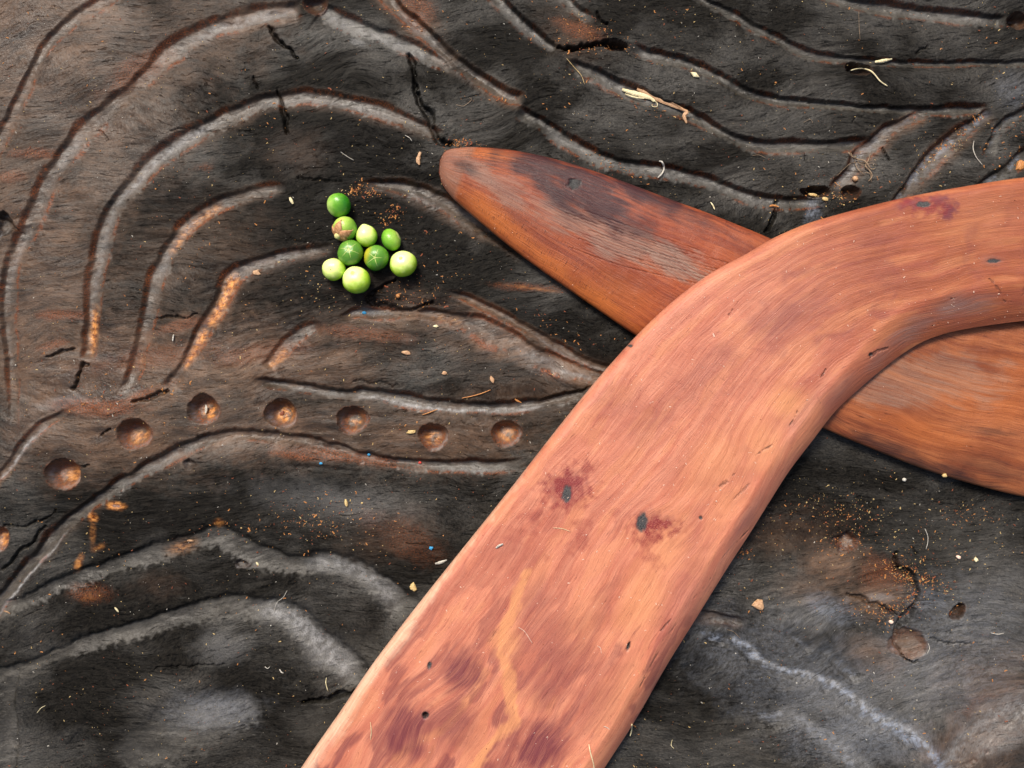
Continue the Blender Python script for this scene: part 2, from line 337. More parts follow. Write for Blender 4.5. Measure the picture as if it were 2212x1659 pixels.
groove([(2290,290),(2230,330),(2185,362),(2150,388),(2110,420)], [14,16,14], 14, 1, (.06,.05), mask=.6, blue=.5, red=.4)
groove([(2300,215),(2230,238),(2180,262),(2152,300),(2140,340)], [10,12,12], 11, 1, (.06,.1), mask=.5, red=.6, blue=.2)
groove([(955,296),(926,281),(886,265),(835,243),(768,226),(706,212),(655,208),(598,212),(554,222),(504,245),(454,269),(403,296),(363,323),(319,356),(286,393),(255,430),(232,470),(218,514),(210,560),(202,600),(198,649),(193,700),(189,750),(186,782)], [10,12,13,13,13,15,16,17,17,17,16,15,13,11], 14, 1, (.03,.02), brown=.25, pale=[(.08,.4,.25,.45,.4),(.42,.72,.5,-.1,.45),(.66,.9,.2,0,.5)], orange=[(.88,1.0,.85)], red=.4)
groove([(622,405),(554,413),(504,427),(454,450),(413,477),(380,514),(356,551),(343,582),(329,622),(322,659),(312,700),(299,750),(289,797),(271,832),(249,852)], [10,12,13,15,16,16,15,13,12,8], 12, 1, (.05,.08), brown=.35, pale=[(.3,.6,.25,.1,.6)], orange=[(.22,.5,.45),(.82,.9,.2)], red=.55)
groove([(728,531),(680,540),(630,549),(575,563),(525,582),(494,606),(477,639),(460,673),(437,710),(417,747),(396,784),(373,824),(358,846)], [8,10,12,14,16,16,15,14,15,13], 13, 1, (.1,.04), brown=.45, blue=.12, orange=[(.42,.70,1.0),(.68,.90,.9)], red=.6)
groove([(699,698),(655,717),(622,743),(598,770),(571,799)], [8,12,13,11], 9, 1, (.15,.1), brown=.5, orange=[(.6,.95,.5)], red=.5)
groove([(770,402),(820,398),(860,401),(902,411),(953,434),(1003,467),(1054,497),(1095,524),(1140,552)], [8,12,16,16,14,13], 13, -1, (.12,.05), brown=.45, pale=[(.25,.7,.2,.8,.25)], red=.3)
groove([(728,692),(770,676),(835,678),(902,676),(970,686),(1020,701),(1070,724),(1121,750),(1164,772),(1205,790),(1255,806),(1300,820),(1340,835)], [8,11,9,13,20,24,22,18,17,16], 11, -1, (.05,.02), brown=.9, pale=[(.02,.14,.35,-.2,.6),(.6,.8,.35,.1,.5),(.74,.95,.4,.4,.3)], red=.8, orange=[(.3,.45,.2)])
groove([(950,628),(1000,642),(1050,664),(1104,692),(1171,728),(1232,767),(1290,790),(1340,800)], [7,9,10,11,10], 10, -1, (.12,.02), brown=.8, pale=[(.5,.95,.35,.6,.3)], red=.8)
groove([(538,826),(605,833),(672,843),(739,853),(802,851),(852,861),(902,871),(970,878),(1037,882),(1104,881),(1171,871),(1222,861),(1290,840)], [8,11,12,12,13,13,12,12,10], 15, -1, (.06,.05), brown=.2, pale=[(.08,.3,.35,.3,.45),(.28,.86,.85,.55,.33)], red=.4)  # whitish lower wall is a highlight painted into the colour
groove([(-60,1375),(-10,1306),(17,1274),(50,1234),(84,1197),(118,1155),(151,1123),(202,1086),(269,1040),(336,1003),(403,967),(470,947),(538,942),(605,948),(706,966),(770,985),(835,999),(936,1009),(1003,1010),(1070,1010),(1140,1003)], [14,14,14,13,14,13,13,12,12,12], 13, -1, (.01,.05), brown=.15, pale=[(.02,.24,.75,.95,.22),(.3,.5,.2,.3,.6),(.83,.98,.45,.5,.35)], red=.4)
groove([(-40,1075),(-10,1035),(17,1005),(50,958),(84,925),(128,898),(165,880)], [8,8,8,6], 8, -1, (.02,.2), mask=.7, brown=.7, pale=[(.15,.75,.7,.6,.5)], red=.5)
# broad shallow facets at the lower left
groove([(-80,1352),(0,1322),(67,1295),(134,1261),(202,1238),(269,1216),(336,1196),(403,1175),(462,1162),(504,1180),(554,1204),(605,1219),(672,1221),(735,1222),(785,1240),(818,1268),(852,1298),(890,1335)], [14,16,16,16,18,22,24,22,24,27,30], 8, -1, (.01,.04), mask=.72, jit=5, pale=[(.72,.98,.45,.1,.7)], orange=[(.42,.52,.3)], red=.0)
groove([(-80,1480),(0,1458),(50,1442),(118,1417),(185,1394),(252,1374),(319,1357),(386,1337),(470,1317),(538,1316),(605,1330),(655,1357),(689,1390),(722,1426),(752,1455),(790,1500)], [14,15,16,16,18,22,26,28,30,30], 8, -1, (.01,.02), mask=.68, jit=5, pale=[(.66,.98,.62,.1,.75)], red=.0)
groove([(560,1508),(520,1535),(460,1555),(390,1580),(320,1615),(250,1660)], [26,50,55,58,50], 9, 1, (.08,.05), mask=.62, pale=[(.02,.45,.35,-.3,.55)], jit=7, red=.0, steep=0)
groove([(25,1440),(12,1500),(8,1560),(5,1640),(-5,1720)], [16,20,22], 8, -1, (.2,.02), mask=.6, jit=5, red=.0)
groove([(215,1560),(190,1600),(180,1670)], [25,28,26], 6, 1, (.2,.02), mask=.0, jit=5, red=.0, steep=0, aspart=False)
# right hand, under the big boomerang: worn waves, their bluish sky sheen painted as colour
groove([(1500,1362),(1545,1378),(1593,1386),(1630,1406),(1657,1436),(1704,1451),(1755,1461),(1805,1481),(1839,1505),(1872,1530),(1906,1555),(1946,1571),(1990,1598),(2023,1636),(2060,1690)], [12,15,15,18,24,28,28,30], 6, 1, (.06,.02), mask=.2, blue=.85, pale=[(.1,.95,.75,.0,.34)], red=.0, jit=6)
groove([(1540,1560),(1587,1543),(1671,1545),(1738,1560),(1775,1588),(1822,1624),(1860,1662),(1900,1720)], [14,20,27,30,30], 5, 1, (.15,.02), mask=.4, blue=.3, pale=[(.3,1.0,.4,.1,.6)], red=.0, jit=6)
groove([(2320,1480),(2240,1520),(2160,1560),(2090,1600),(2040,1680)], [60,48,40,36], 10, -1, (.02,.02), mask=.4, brown=.5, pale=[(.1,1.0,.40,.1,.7)], jit=9, red=.1, steep=0)
groove([(1770,1395),(1800,1420),(1840,1450),(1865,1480)], [10,14,12], 6, 1, (.2,.2), mask=.2, blue=.5, red=.0, aspart=False)
groove([(1690,1370),(1730,1385),(1760,1412)], [10,14,10], 5, 1, (.2,.2), mask=.2, blue=.3, red=.0, aspart=False)
groove([(1440,1345),(1500,1335),(1560,1340),(1620,1352)], [8,10,7], 8, -1, (.1,.2), mask=.7, brown=.4, red=.1, aspart=False)

# patches of brown, dark and grey wood (stains of their own shape; blue ones are painted sky sheen)
def blob(mask, x0, y0, rx, ry, a, ang=0.0, soft=0.5, seed=0):
    w = window([(x0-max(rx, ry)*2.1, y0-max(rx, ry)*2.1), (x0+max(rx, ry)*2.1, y0+max(rx, ry)*2.1)], 5)
    c, s = math.cos(R(ang)), math.sin(R(ang)); dx, dy = X[w]-x0, Y[w]-y0
    r = np.hypot((dx*c+dy*s)/rx, (-dx*s+dy*c)/ry) + 0.45*J1[w] + 0.22*J2[w]
    mask[w] = np.maximum(mask[w], a*(1-ss(1-soft, 1+soft*0.5, r)))
for a in [(bm,40,80,380,230,.75),(bm,160,250,260,240,.6),(bm,60,560,220,380,.75),(bm,220,800,380,150,.95),(bm,560,780,300,110,.85),(bm,240,930,300,110,.8),(bm,400,560,200,160,.3),(bm,330,120,300,120,.5,-20),(bm,1150,850,200,90,.35),
          (bm,560,930,320,80,.8),(bm,900,940,280,80,.65),(bm,960,700,220,60,.5,20),(bm,900,45,60,40,.6,40),(bm,640,330,70,50,.3),(bm,430,80,200,60,.4,-20),
          (bm,1805,1225,85,55,.85,10),(bm,1890,1290,90,45,.8),(bm,1760,1270,90,40,.45),(bm,1890,1420,70,40,.7,30),(bm,2150,1480,140,90,.35),(bm,2120,1620,150,70,.5),
          (bm,830,1150,120,60,.3),(bm,1700,1150,140,60,.4),(bm,1230,70,90,50,.3,30),(bm,340,1270,60,30,.2),(bm,820,700,180,45,.5)]:
    blob(*a, soft=0.9)
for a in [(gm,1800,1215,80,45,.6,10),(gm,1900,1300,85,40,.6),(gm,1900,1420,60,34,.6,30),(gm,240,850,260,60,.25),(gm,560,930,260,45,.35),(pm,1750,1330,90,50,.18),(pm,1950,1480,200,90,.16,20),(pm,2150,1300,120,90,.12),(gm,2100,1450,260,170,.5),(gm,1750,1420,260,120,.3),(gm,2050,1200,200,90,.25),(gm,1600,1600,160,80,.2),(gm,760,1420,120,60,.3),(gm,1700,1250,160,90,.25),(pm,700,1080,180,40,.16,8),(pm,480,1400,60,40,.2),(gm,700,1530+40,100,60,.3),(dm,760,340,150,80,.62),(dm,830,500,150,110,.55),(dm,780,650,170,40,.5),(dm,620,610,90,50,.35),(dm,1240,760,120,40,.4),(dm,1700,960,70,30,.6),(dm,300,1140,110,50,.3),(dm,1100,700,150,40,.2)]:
    blob(*a, soft=0.9)
for a in [(om,245,1094,24,9,.8,5),(om,195,1118,12,12,.9),(om,195,1150,7,30,.22),(om,165,1220,9,20,.5,20),(om,208,1185,18,9,.3,-20),(pm,247,1095,12,5,.9,5),(om,470,1130,12,10,.35),
          (om,186,1290,30,10,.15),(rm,186,1285,50,22,.4),(rm,110,745,40,9,.6,-15),(rm,70,330,60,12,.7),(rm,25,380,40,14,.5),(rm,440,360,22,9,.3),(rm,130,680,60,12,.8),(rm,210,880,90,22,.9),(rm,330,770,160,26,.4,-8),(rm,560,760,120,24,.45,-10),(rm,790,720,120,16,.5,6),(rm,760,990,160,14,.7,8),(rm,640,985,60,10,.8,8),(dm,700,1012,150,8,.5,5),(om,100,985,60,5,.0),
          (rm,290,860,70,12,.7,-25),(rm,1140,620,80,10,.55,4),(om,1148,622,60,4,.3,8),(rm,900,20,50,40,.6,40),(rm,290,150,90,30,.5,-35),(rm,880,1165,100,40,.28,30),(rm,1250,62,60,18,.7,20),
          (rm,1900,1240,60,40,.5),(rm,400,700,80,14,.6,-12),(pm,130,870,60,14,.25,-12),(pm,1900,1290,30,10,.35),(lm,1800,1320,60,30,.3,20),(lm,1700,1450,260,120,.15,20),(lm,2060,1400,180,150,.15),(lm,450,1540,120,50,.12),(lm,1850,1590,180,60,.22),(pm,1880,1560,220,70,.22,30),(pm,470,1540,90,36,.25,-8),(pm,740,1430,30,40,.35,-40),(lm,2010,1300,60,30,.22),(lm,1760,455,20,30,.4,20),
          (lm,2200,190,50,40,.15),(lm,1700,1440,140,60,.15),(pm,790,672,24,8,.5),(pm,770,88,20,8,.3,20),(fm,2120,1480,260,200,.4),(pm,2160,1600,90,30,.28,-25)]:
    blob(*a, soft=0.7)
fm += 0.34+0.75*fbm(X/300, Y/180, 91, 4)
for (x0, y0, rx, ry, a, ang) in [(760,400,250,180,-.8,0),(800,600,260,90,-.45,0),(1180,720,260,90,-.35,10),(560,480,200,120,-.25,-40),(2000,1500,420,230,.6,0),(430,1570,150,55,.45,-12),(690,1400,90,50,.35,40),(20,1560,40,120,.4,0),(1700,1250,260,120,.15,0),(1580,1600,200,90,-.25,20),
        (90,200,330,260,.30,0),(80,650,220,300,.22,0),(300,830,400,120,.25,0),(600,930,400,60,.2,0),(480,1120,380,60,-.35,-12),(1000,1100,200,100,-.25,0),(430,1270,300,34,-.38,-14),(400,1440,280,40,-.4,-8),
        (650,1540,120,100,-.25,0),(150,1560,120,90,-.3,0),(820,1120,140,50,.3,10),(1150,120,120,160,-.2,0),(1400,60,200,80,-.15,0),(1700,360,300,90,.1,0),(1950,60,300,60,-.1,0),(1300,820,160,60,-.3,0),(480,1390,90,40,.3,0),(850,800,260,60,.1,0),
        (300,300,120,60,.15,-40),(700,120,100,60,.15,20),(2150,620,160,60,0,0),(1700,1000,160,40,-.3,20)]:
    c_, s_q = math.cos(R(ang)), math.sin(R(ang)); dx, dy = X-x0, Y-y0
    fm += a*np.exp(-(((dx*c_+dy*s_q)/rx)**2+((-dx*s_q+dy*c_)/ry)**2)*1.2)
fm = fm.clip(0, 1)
Hh -= 4*ss(0.2, 0.8, dm)

# hollows and holes
def hollow(x0, y0, rx, ry, depth, name='round_hollow', orange=0.8, ox=0.18, oy=0.1, dark=0.0, pl=0.4, ang=0, jit=.06, red=.9):
    global cut
    w = window([(x0-rx*1.7, y0-ry*1.7), (x0+rx*1.7, y0+ry*1.7)], 4)
    c, s = math.cos(R(ang)), math.sin(R(ang)); dx, dy = X[w]-x0, Y[w]-y0
    u, v = (dx*c+dy*s)/rx, (-dx*s+dy*c)/ry
    r = np.hypot(u, v)*(1+.05*np.sin(3*np.arctan2(v, u)+x0))+jit*2.4*J1[w]+jit*1.3*J2[w]
    bowl = 1.3*depth*np.clip(1-np.clip(r, 0, 1)**3.0, 0, 1)**.8*(1-0.45*v-0.15*u)
    cut[w] = np.maximum(cut[w]*ss(0.9, 1.1, r), bowl)
    Hh[w] = Hh[w]*(0.3+0.7*ss(0.7, 1.1, r))
    bowl = bowl*(0.85+.3*math.sin(x0*1.7)*.5); inside = 1-ss(0.94, 1.06, r)
    u = u+.10*math.sin(x0*.9); v = v+.08*math.cos(x0*1.3)
    gm[w] = np.maximum(gm[w]*ss(0.9, 1.05, r), 0.85*inside)
    ri = np.hypot(u-ox, v-oy)+0.10*J2[w]
    om[w] = np.maximum(om[w]*ss(0.9, 1.0, r), orange*(1-ss(0.35, 0.85, ri))*inside*ss(-.55, .25, J2[w]+J1[w]*.8+.2*math.sin(x0)))
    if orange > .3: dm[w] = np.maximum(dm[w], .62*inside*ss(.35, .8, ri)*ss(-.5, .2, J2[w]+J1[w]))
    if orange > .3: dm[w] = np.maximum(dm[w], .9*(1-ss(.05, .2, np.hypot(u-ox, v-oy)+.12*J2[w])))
    rm[w] = np.maximum(rm[w], red*np.exp(-((ri-0.74)/0.24)**2)*inside+red*.7*np.exp(-((r-1.03)/0.08)**2)*ss(-.3, .3, J2[w]))
    bm[w] = np.maximum(bm[w], 0.7*inside)
    pm[w] = np.maximum(pm[w]*ss(0.9, 1.0, r), pl*2.0*np.exp(-((r-0.90)/0.11)**2)*ss(0.2, 0.9, (u*.75+v*.65))*inside)  # bright lower-right rim: highlight painted as pale colour
    lm[w] = np.maximum(lm[w]*ss(0.9, 1.0, r), 0.30*np.exp(-((r-0.80)/0.13)**2)*ss(0.2, 0.9, -u+.3*v)*inside)
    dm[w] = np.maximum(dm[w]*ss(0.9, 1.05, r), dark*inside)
    dm[w] = np.maximum(dm[w], 0.5*np.exp(-((r-1.0)/0.08)**2)*ss(-0.1, 0.6, -v))  # shaded upper rim painted as a dark crescent
    if name:
        part_names.append(name); part[w][r < 1.0] = len(part_names)-1
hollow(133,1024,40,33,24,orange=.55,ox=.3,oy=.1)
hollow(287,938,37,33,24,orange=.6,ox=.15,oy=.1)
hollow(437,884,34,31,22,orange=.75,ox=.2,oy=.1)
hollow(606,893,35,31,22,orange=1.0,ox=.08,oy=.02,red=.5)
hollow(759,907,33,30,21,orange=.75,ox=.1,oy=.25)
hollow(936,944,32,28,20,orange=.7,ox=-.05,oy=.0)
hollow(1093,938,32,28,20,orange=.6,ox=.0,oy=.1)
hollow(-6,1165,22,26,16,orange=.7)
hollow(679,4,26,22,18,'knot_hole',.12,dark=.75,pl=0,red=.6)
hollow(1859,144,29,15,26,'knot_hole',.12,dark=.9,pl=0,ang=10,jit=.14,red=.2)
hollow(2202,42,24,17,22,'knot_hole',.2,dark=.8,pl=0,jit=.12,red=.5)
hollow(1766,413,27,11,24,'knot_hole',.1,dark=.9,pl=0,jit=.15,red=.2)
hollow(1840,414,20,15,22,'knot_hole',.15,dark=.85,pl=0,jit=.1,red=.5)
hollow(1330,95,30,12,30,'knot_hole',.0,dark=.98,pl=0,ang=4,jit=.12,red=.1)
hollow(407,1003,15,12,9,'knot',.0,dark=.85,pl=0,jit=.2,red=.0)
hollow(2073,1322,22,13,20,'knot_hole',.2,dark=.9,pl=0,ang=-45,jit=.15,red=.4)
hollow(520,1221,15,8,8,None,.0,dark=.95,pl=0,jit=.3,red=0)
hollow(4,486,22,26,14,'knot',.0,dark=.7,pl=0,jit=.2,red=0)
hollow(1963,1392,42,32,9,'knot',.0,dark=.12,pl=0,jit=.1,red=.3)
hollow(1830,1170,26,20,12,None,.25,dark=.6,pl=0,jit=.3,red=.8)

def crack(pts, hw, depth=12, dark=0.95, jit=4.0):
    global cut
    P = cr(pts, len(pts)*4); w = window(pts, 30); n, t = polydist(X[w], Y[w], P)
    hw = np.atleast_1d(hw); wd = np.interp(t, np.linspace(0, 1, len(hw)), hw)
    q = np.abs(n+J1[w]*jit*3.0+J2[w]*jit*.9)/(wd*(0.72+.5*J1[w]+.35*J2[w]).clip(.18)+.2)
    en = ss(0, .03, t)*(1-ss(.97, 1, t))
    c = (1-ss(0.3, 1.2, q))*en
    cut[w] = np.maximum(cut[w], c*depth*.75) ; Hh[w] -= c*depth*0.3
    dm[w] = np.maximum(dm[w], dark*0.58*(1-ss(0.1, 1.5, q+.5*J2[w]))*en*ss(-.55, .0, J2[w]+.3*J1[w]+.25)); gm[w] *= 1-c
for a in [([(576,50),(590,70),(601,88),(622,104),(642,126)],[3,6,5,3]),([(601,190),(604,212),(612,238),(618,262),(622,290)],[5,9,8,4]),
          ([(876,106),(889,148),(897,195),(912,222),(923,249),(934,279),(949,302),(978,312)],[6,7,6,8,12,10,12,8],15),([(1201,99),(1238,104),(1279,97),(1320,93)],[5,7,8,9],18),
          ([(1684,425),(1678,445),(1668,470),(1653,503)],[8,5,6,4]),([(648,1523),(706,1515),(743,1504),(790,1490)],[4,9,8,7],16),([(1913,315),(1919,328),(1924,345)],[3,4,3],8),
          ([(1939,1190),(1938,1215),(1946,1232),(1975,1250),(1988,1275),(1983,1303),(1968,1325),(1946,1352),(1937,1378),(1945,1405),(1962,1422),(1990,1432)],[7,8,10,12,8,6,14,12,9,6,5,3],13),
          ([(2010,1380),(2050,1390),(2100,1388)],[2,3,2],5),([(1830,1280),(1865,1295),(1905,1312),(1945,1330)],[3,7,8,6],7),([(545,160),(553,190)],[3,3],8),
          ([(760,820),(800,826),(860,832)],[2,2],4),([(300,690),(340,688),(400,680),(425,674)],[2,4,3,2],7),([(200,272),(230,300)],[2,2],4),
          ([(150,842),(170,795),(190,788)],[8,6,4],9),([(95,772),(140,758),(158,752)],[2,5,3],7),([(280,868),(330,858),(362,842)],[4,8,6],9),([(545,282),(400,277),(350,282)],[2,2,1],4),
          ([(-20,455),(10,478),(45,505)],[5,6,2],9),([(0,1140),(80,1128),(120,1100)],[3,4,2],7),([(0,1238),(40,1190),(100,1140)],[4,5,3],8),([(1290,20),(1300,40),(1316,48)],[4,6,3],8),
          ([(238,928),(215,942)],[5,2],7),([(190,1008),(160,1002)],[2,6],7),([(1985,115),(2010,96)],[4,3],6),([(1970,1180),(1985,1200)],[3,3],5),
          ([(1870,245),(1850,250),(1845,262),(1860,272),(1880,276)],[2,2,2],3,.5),([(330,1446),(420,1440),(500,1430)],[2,3,1],5),([(600,500),(640,520),(700,525)],[1.5,1.5],3),
          ([(740,395),(700,390),(640,380)],[2,3,2],5),([(860,600),(790,640),(850,668),(940,655)],[3,6,9,4],9,.7),([(1740,320),(1744,345)],[2,2],4),([(1180,330),(1230,360),(1290,372)],[2,3,2],4)]:
    crack(*a)
Z = Hh-cut-6.0
Z = np.minimum(Z, 0.5)
Z = np.where(Z > -3, -3-(3-(Z+6-3))*0 + (Z+3)*0.35, Z)     # soften the highest swells so both boomerangs rest on them
Z += 0.15*fine

x3, y3 = (X-CX)*PX, -(Y-CY)*PX
co = np.stack([x3, y3, Z*PX], -1)
dzx = np.gradient(Z, axis=1)/np.gradient(X, axis=1); dzy = np.gradient(Z, axis=0)/np.gradient(Y, axis=0)
nr = np.stack([-dzx, dzy, np.ones_like(Z)], -1); nr /= np.linalg.norm(nr, axis=-1, keepdims=True)
idx = np.arange(NX*NY).reshape(NY, NX)
quads = np.stack([idx[1:, :-1], idx[1:, 1:], idx[:-1, 1:], idx[:-1, :-1]], -1).reshape(-1, 4)
flab = part[:-1, :-1].ravel()
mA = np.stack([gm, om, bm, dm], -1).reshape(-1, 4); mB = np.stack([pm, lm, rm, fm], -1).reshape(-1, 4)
gv3 = np.stack([GU, GV, zero], -1).reshape(-1, 3)
co = co.reshape(-1, 3); nr = nr.reshape(-1, 3)
def sub(name, sel, parent=None):
    f = quads[sel]; u, inv = np.unique(f, return_inverse=True)
    return quad_mesh(name, co[u], inv.reshape(-1, 4), M_board,
                     {'mask_a': ('FLOAT_COLOR', mA[u]), 'mask_b': ('FLOAT_COLOR', mB[u]), 'grain': ('FLOAT_VECTOR', gv3[u])}, nr[u], parent)
board = bpy.data.objects.new("carved_board", None); scene.collection.objects.link(board); board.location = (0, 0, -0.03)
tag(board, "dark charred wooden board carved with flowing grooves and round hollows beneath everything", "wood carving")
kids = [sub('carved_surface', flab == 0, board)]
for k in range(1, len(part_names)):
    if (flab == k).sum() > 20: kids.append(sub(part_names[k], flab == k, board))
# sides and underside of the board
ex0, ex1, ey0, ey1 = gx[0], gx[-1], gy[0], gy[-1]
ring = np.concatenate([idx[0, :], idx[1:, -1], idx[-1, -2::-1], idx[-2:0:-1, 0]])
rv = co[ring]; lo = rv.copy(); lo[:, 2] = -0.03; n_ = len(ring)
vs = np.vstack([rv, lo]); qs = np.array([[i, i+n_, (i+1) % n_+n_, (i+1) % n_] for i in range(n_)])
e_a = np.zeros((2*n_, 4)); e_g = np.stack([vs[:, 0]/PX, vs[:, 2]/PX*3, vs[:, 1]/PX], -1)
kids.append(quad_mesh('board_edge', vs, qs, M_board, {'mask_a': ('FLOAT_COLOR', e_a), 'mask_b': ('FLOAT_COLOR', e_a), 'grain': ('FLOAT_VECTOR', e_g)}, None, board, False))
for o in kids: o.location = (0, 0, 0.03)
def ground(px, py):
    j = int(np.clip(np.searchsorted(gx, px)-1, 0, NX-2)); i = int(np.clip(np.searchsorted(gy, py)-1, 0, NY-2))
    fx = min(max((px-gx[j])/(gx[j+1]-gx[j]), 0), 1); fy = min(max((py-gy[i])/(gy[i+1]-gy[i]), 0), 1)
    return float((Z[i, j]*(1-fx)+Z[i, j+1]*fx)*(1-fy)+(Z[i+1, j]*(1-fx)+Z[i+1, j+1]*fx)*fy)

# ------------------------------------------------------------------ boomerangs
def boomerang(name, Lp, Rp, ns, nt, thick, z0f, rl, rr, mat, masks, capstart, capend, under=0.35, dome=0.0, bevel=False):
    Lc, Rc = cr(Lp, ns), cr(Rp, ns)
    s = np.linspace(0, 1, ns)[:, None]
    a = np.linspace(0, 1, nt)
    f = 0.5-0.5*np.cos(np.pi*a); f = 0.45*f+0.55*(a*a*(3-2*a)*0.5+a*0.5); f = np.clip(f, 0, 1)[None, :]
    px = Lc[:, :1]*(1-f)+Rc[:, :1]*f; py = Lc[:, 1:]*(1-f)+Rc[:, 1:]*f
    wid = np.hypot(*(Rc-Lc).T)[:, None]
    arc = np.concatenate([[0], np.cumsum(np.hypot(*(((Lc+Rc)/2)[1:]-((Lc+Rc)/2)[:-1]).T))])[:, None]
    dl, dr = f*wid, (1-f)*wid
    rL = np.minimum(rl(s) if callable(rl) else rl, wid*0.5); rR = np.minimum(rr(s) if callable(rr) else rr, wid*0.5)
    e = lambda x: np.sqrt(np.clip(1-(1-np.clip(x, 0, 1))**2, 0, 1))
    cap = np.ones_like(s)
    if capstart: cap = cap*e(arc/capstart)
    if capend: cap = cap*e((arc[-1]-arc)/capend)
    eb = (lambda x: 1-(1-np.clip(x, 0, 1))**1.75*(1-.0*x)) if bevel else (lambda x: e(x)**.8)
    prof = e(dl/rL)**0.8*eb(dr/rR)*cap
    if bevel: prof = prof+0.035*np.exp(-((dr/rR-0.97)/0.16)**2)*e(dr/(rR*.3))
    dom = dome*4*f*(1-f)*cap
    zm = under*thick
    und = 1.6*fbm(px/95, py/95, 41, 2)+0.7*fbm(px/32, py/32, 43, 2)
    zt = zm+(thick-zm)*prof+dom+und*prof
    bot = zm*(1-e(dl/(rL*0.6))*e(dr/(rR*0.6))*cap)
    z0 = z0f(px, py)
    kz = 1-((z0+zm)*PX/CAMH)
    x3, y3 = (px-CX)*PX*kz, -(py-CY)*PX*kz
    m = masks(px, py, f+0*px, wid+0*px, s+0*px, arc+0*px)
    zt = zt-m['sink']
    top = np.stack([x3, y3, (z0+zt)*PX], -1); low = np.stack([x3, y3, (z0+bot)*PX], -1)
    cot = top.reshape(-1, 3); col = low.reshape(-1, 3)
    I = np.arange(ns*nt).reshape(ns, nt)
    qt = np.stack([I[:-1, :-1], I[1:, :-1], I[1:, 1:], I[:-1, 1:]], -1).reshape(-1, 4)
    # orient upward
    v = cot[qt[len(qt)//2]]; up = np.cross(v[1]-v[0], v[3]-v[0])[2]
    if up < 0: qt = qt[:, ::-1]
    # coarse underside shares the rim
    qb = (qt[:, ::-1]+ns*nt)
    # rim vertices are shared: map bottom rim onto top rim
    remap = np.arange(2*ns*nt); rim = np.concatenate([I[:, 0], I[:, -1], I[0, :], I[-1, :]])
    remap[rim+ns*nt] = rim
    qall = remap[np.vstack([qt, qb])]
    A = np.stack([m['stain'], m['orange'], m['red'], m['knot']], -1).reshape(-1, 4)
    B = np.stack([m['pale'], m['crack'], m['grey'], m['scr']], -1).reshape(-1, 4)
    G = np.stack([m['gu'], m['gv'], m.get('tone', 0*m['gu'])], -1).reshape(-1, 3)
    AA, BB = np.vstack([A, A*0]), np.vstack([B, B*0]); GG = np.vstack([G, G]); CC = np.vstack([cot, col])
    # knots become parts: split their faces out; smooth normals from the whole top
    me = bpy.data.meshes.new("tmp"); me.from_pydata(CC.tolist(), [], qall.tolist()); me.update()
    vn = np.zeros(len(CC)*3, dtype=np.float32); me.vertex_normals.foreach_get('vector', vn); vn = vn.reshape(-1, 3); bpy.data.meshes.remove(me)
    lab = np.zeros(len(qall), int); lab[:len(qt)] = m['lab'].reshape(-1)[qt[:, 0]]
    root = bpy.data.objects.new(name, None); scene.collection.objects.link(root)
    c0 = CC.mean(0); root.location = (c0[0], c0[1], 0)
    for k in range(int(lab.max())+1):
        fsel = qall[lab == k]
        if len(fsel) < 6: continue
        u, inv = np.unique(fsel, return_inverse=True)
        o = quad_mesh('blade' if k == 0 else 'knot', CC[u], inv.reshape(-1, 4), mat, {'mask_a': ('FLOAT_COLOR', AA[u]), 'mask_b': ('FLOAT_COLOR', BB[u]), 'grain': ('FLOAT_VECTOR', GG[u])}, vn[u], root)
        o.location = (-c0[0], -c0[1], 0)
    return root, top, f, px, py

def lineD(px, py, pts):
    n, t = polydist(px, py, cr(pts, len(pts)*4)); return np.abs(n), t
GN = {}
def fblob(px, py, x0, y0, rx, ry, ang=0, soft=.6, j=0.4, seed=50, sc=30):
    c, s = math.cos(R(ang)), math.sin(R(ang)); dx, dy = px-x0, py-y0
    r = np.hypot((dx*c+dy*s)/rx, (-dx*s+dy*c)/ry)+j*(GN['n'] if sc >= 24 and 'n' in GN else fbm(px/sc, py/sc, seed, 3))
    return 1-ss(1-soft, 1+soft*.5, r)

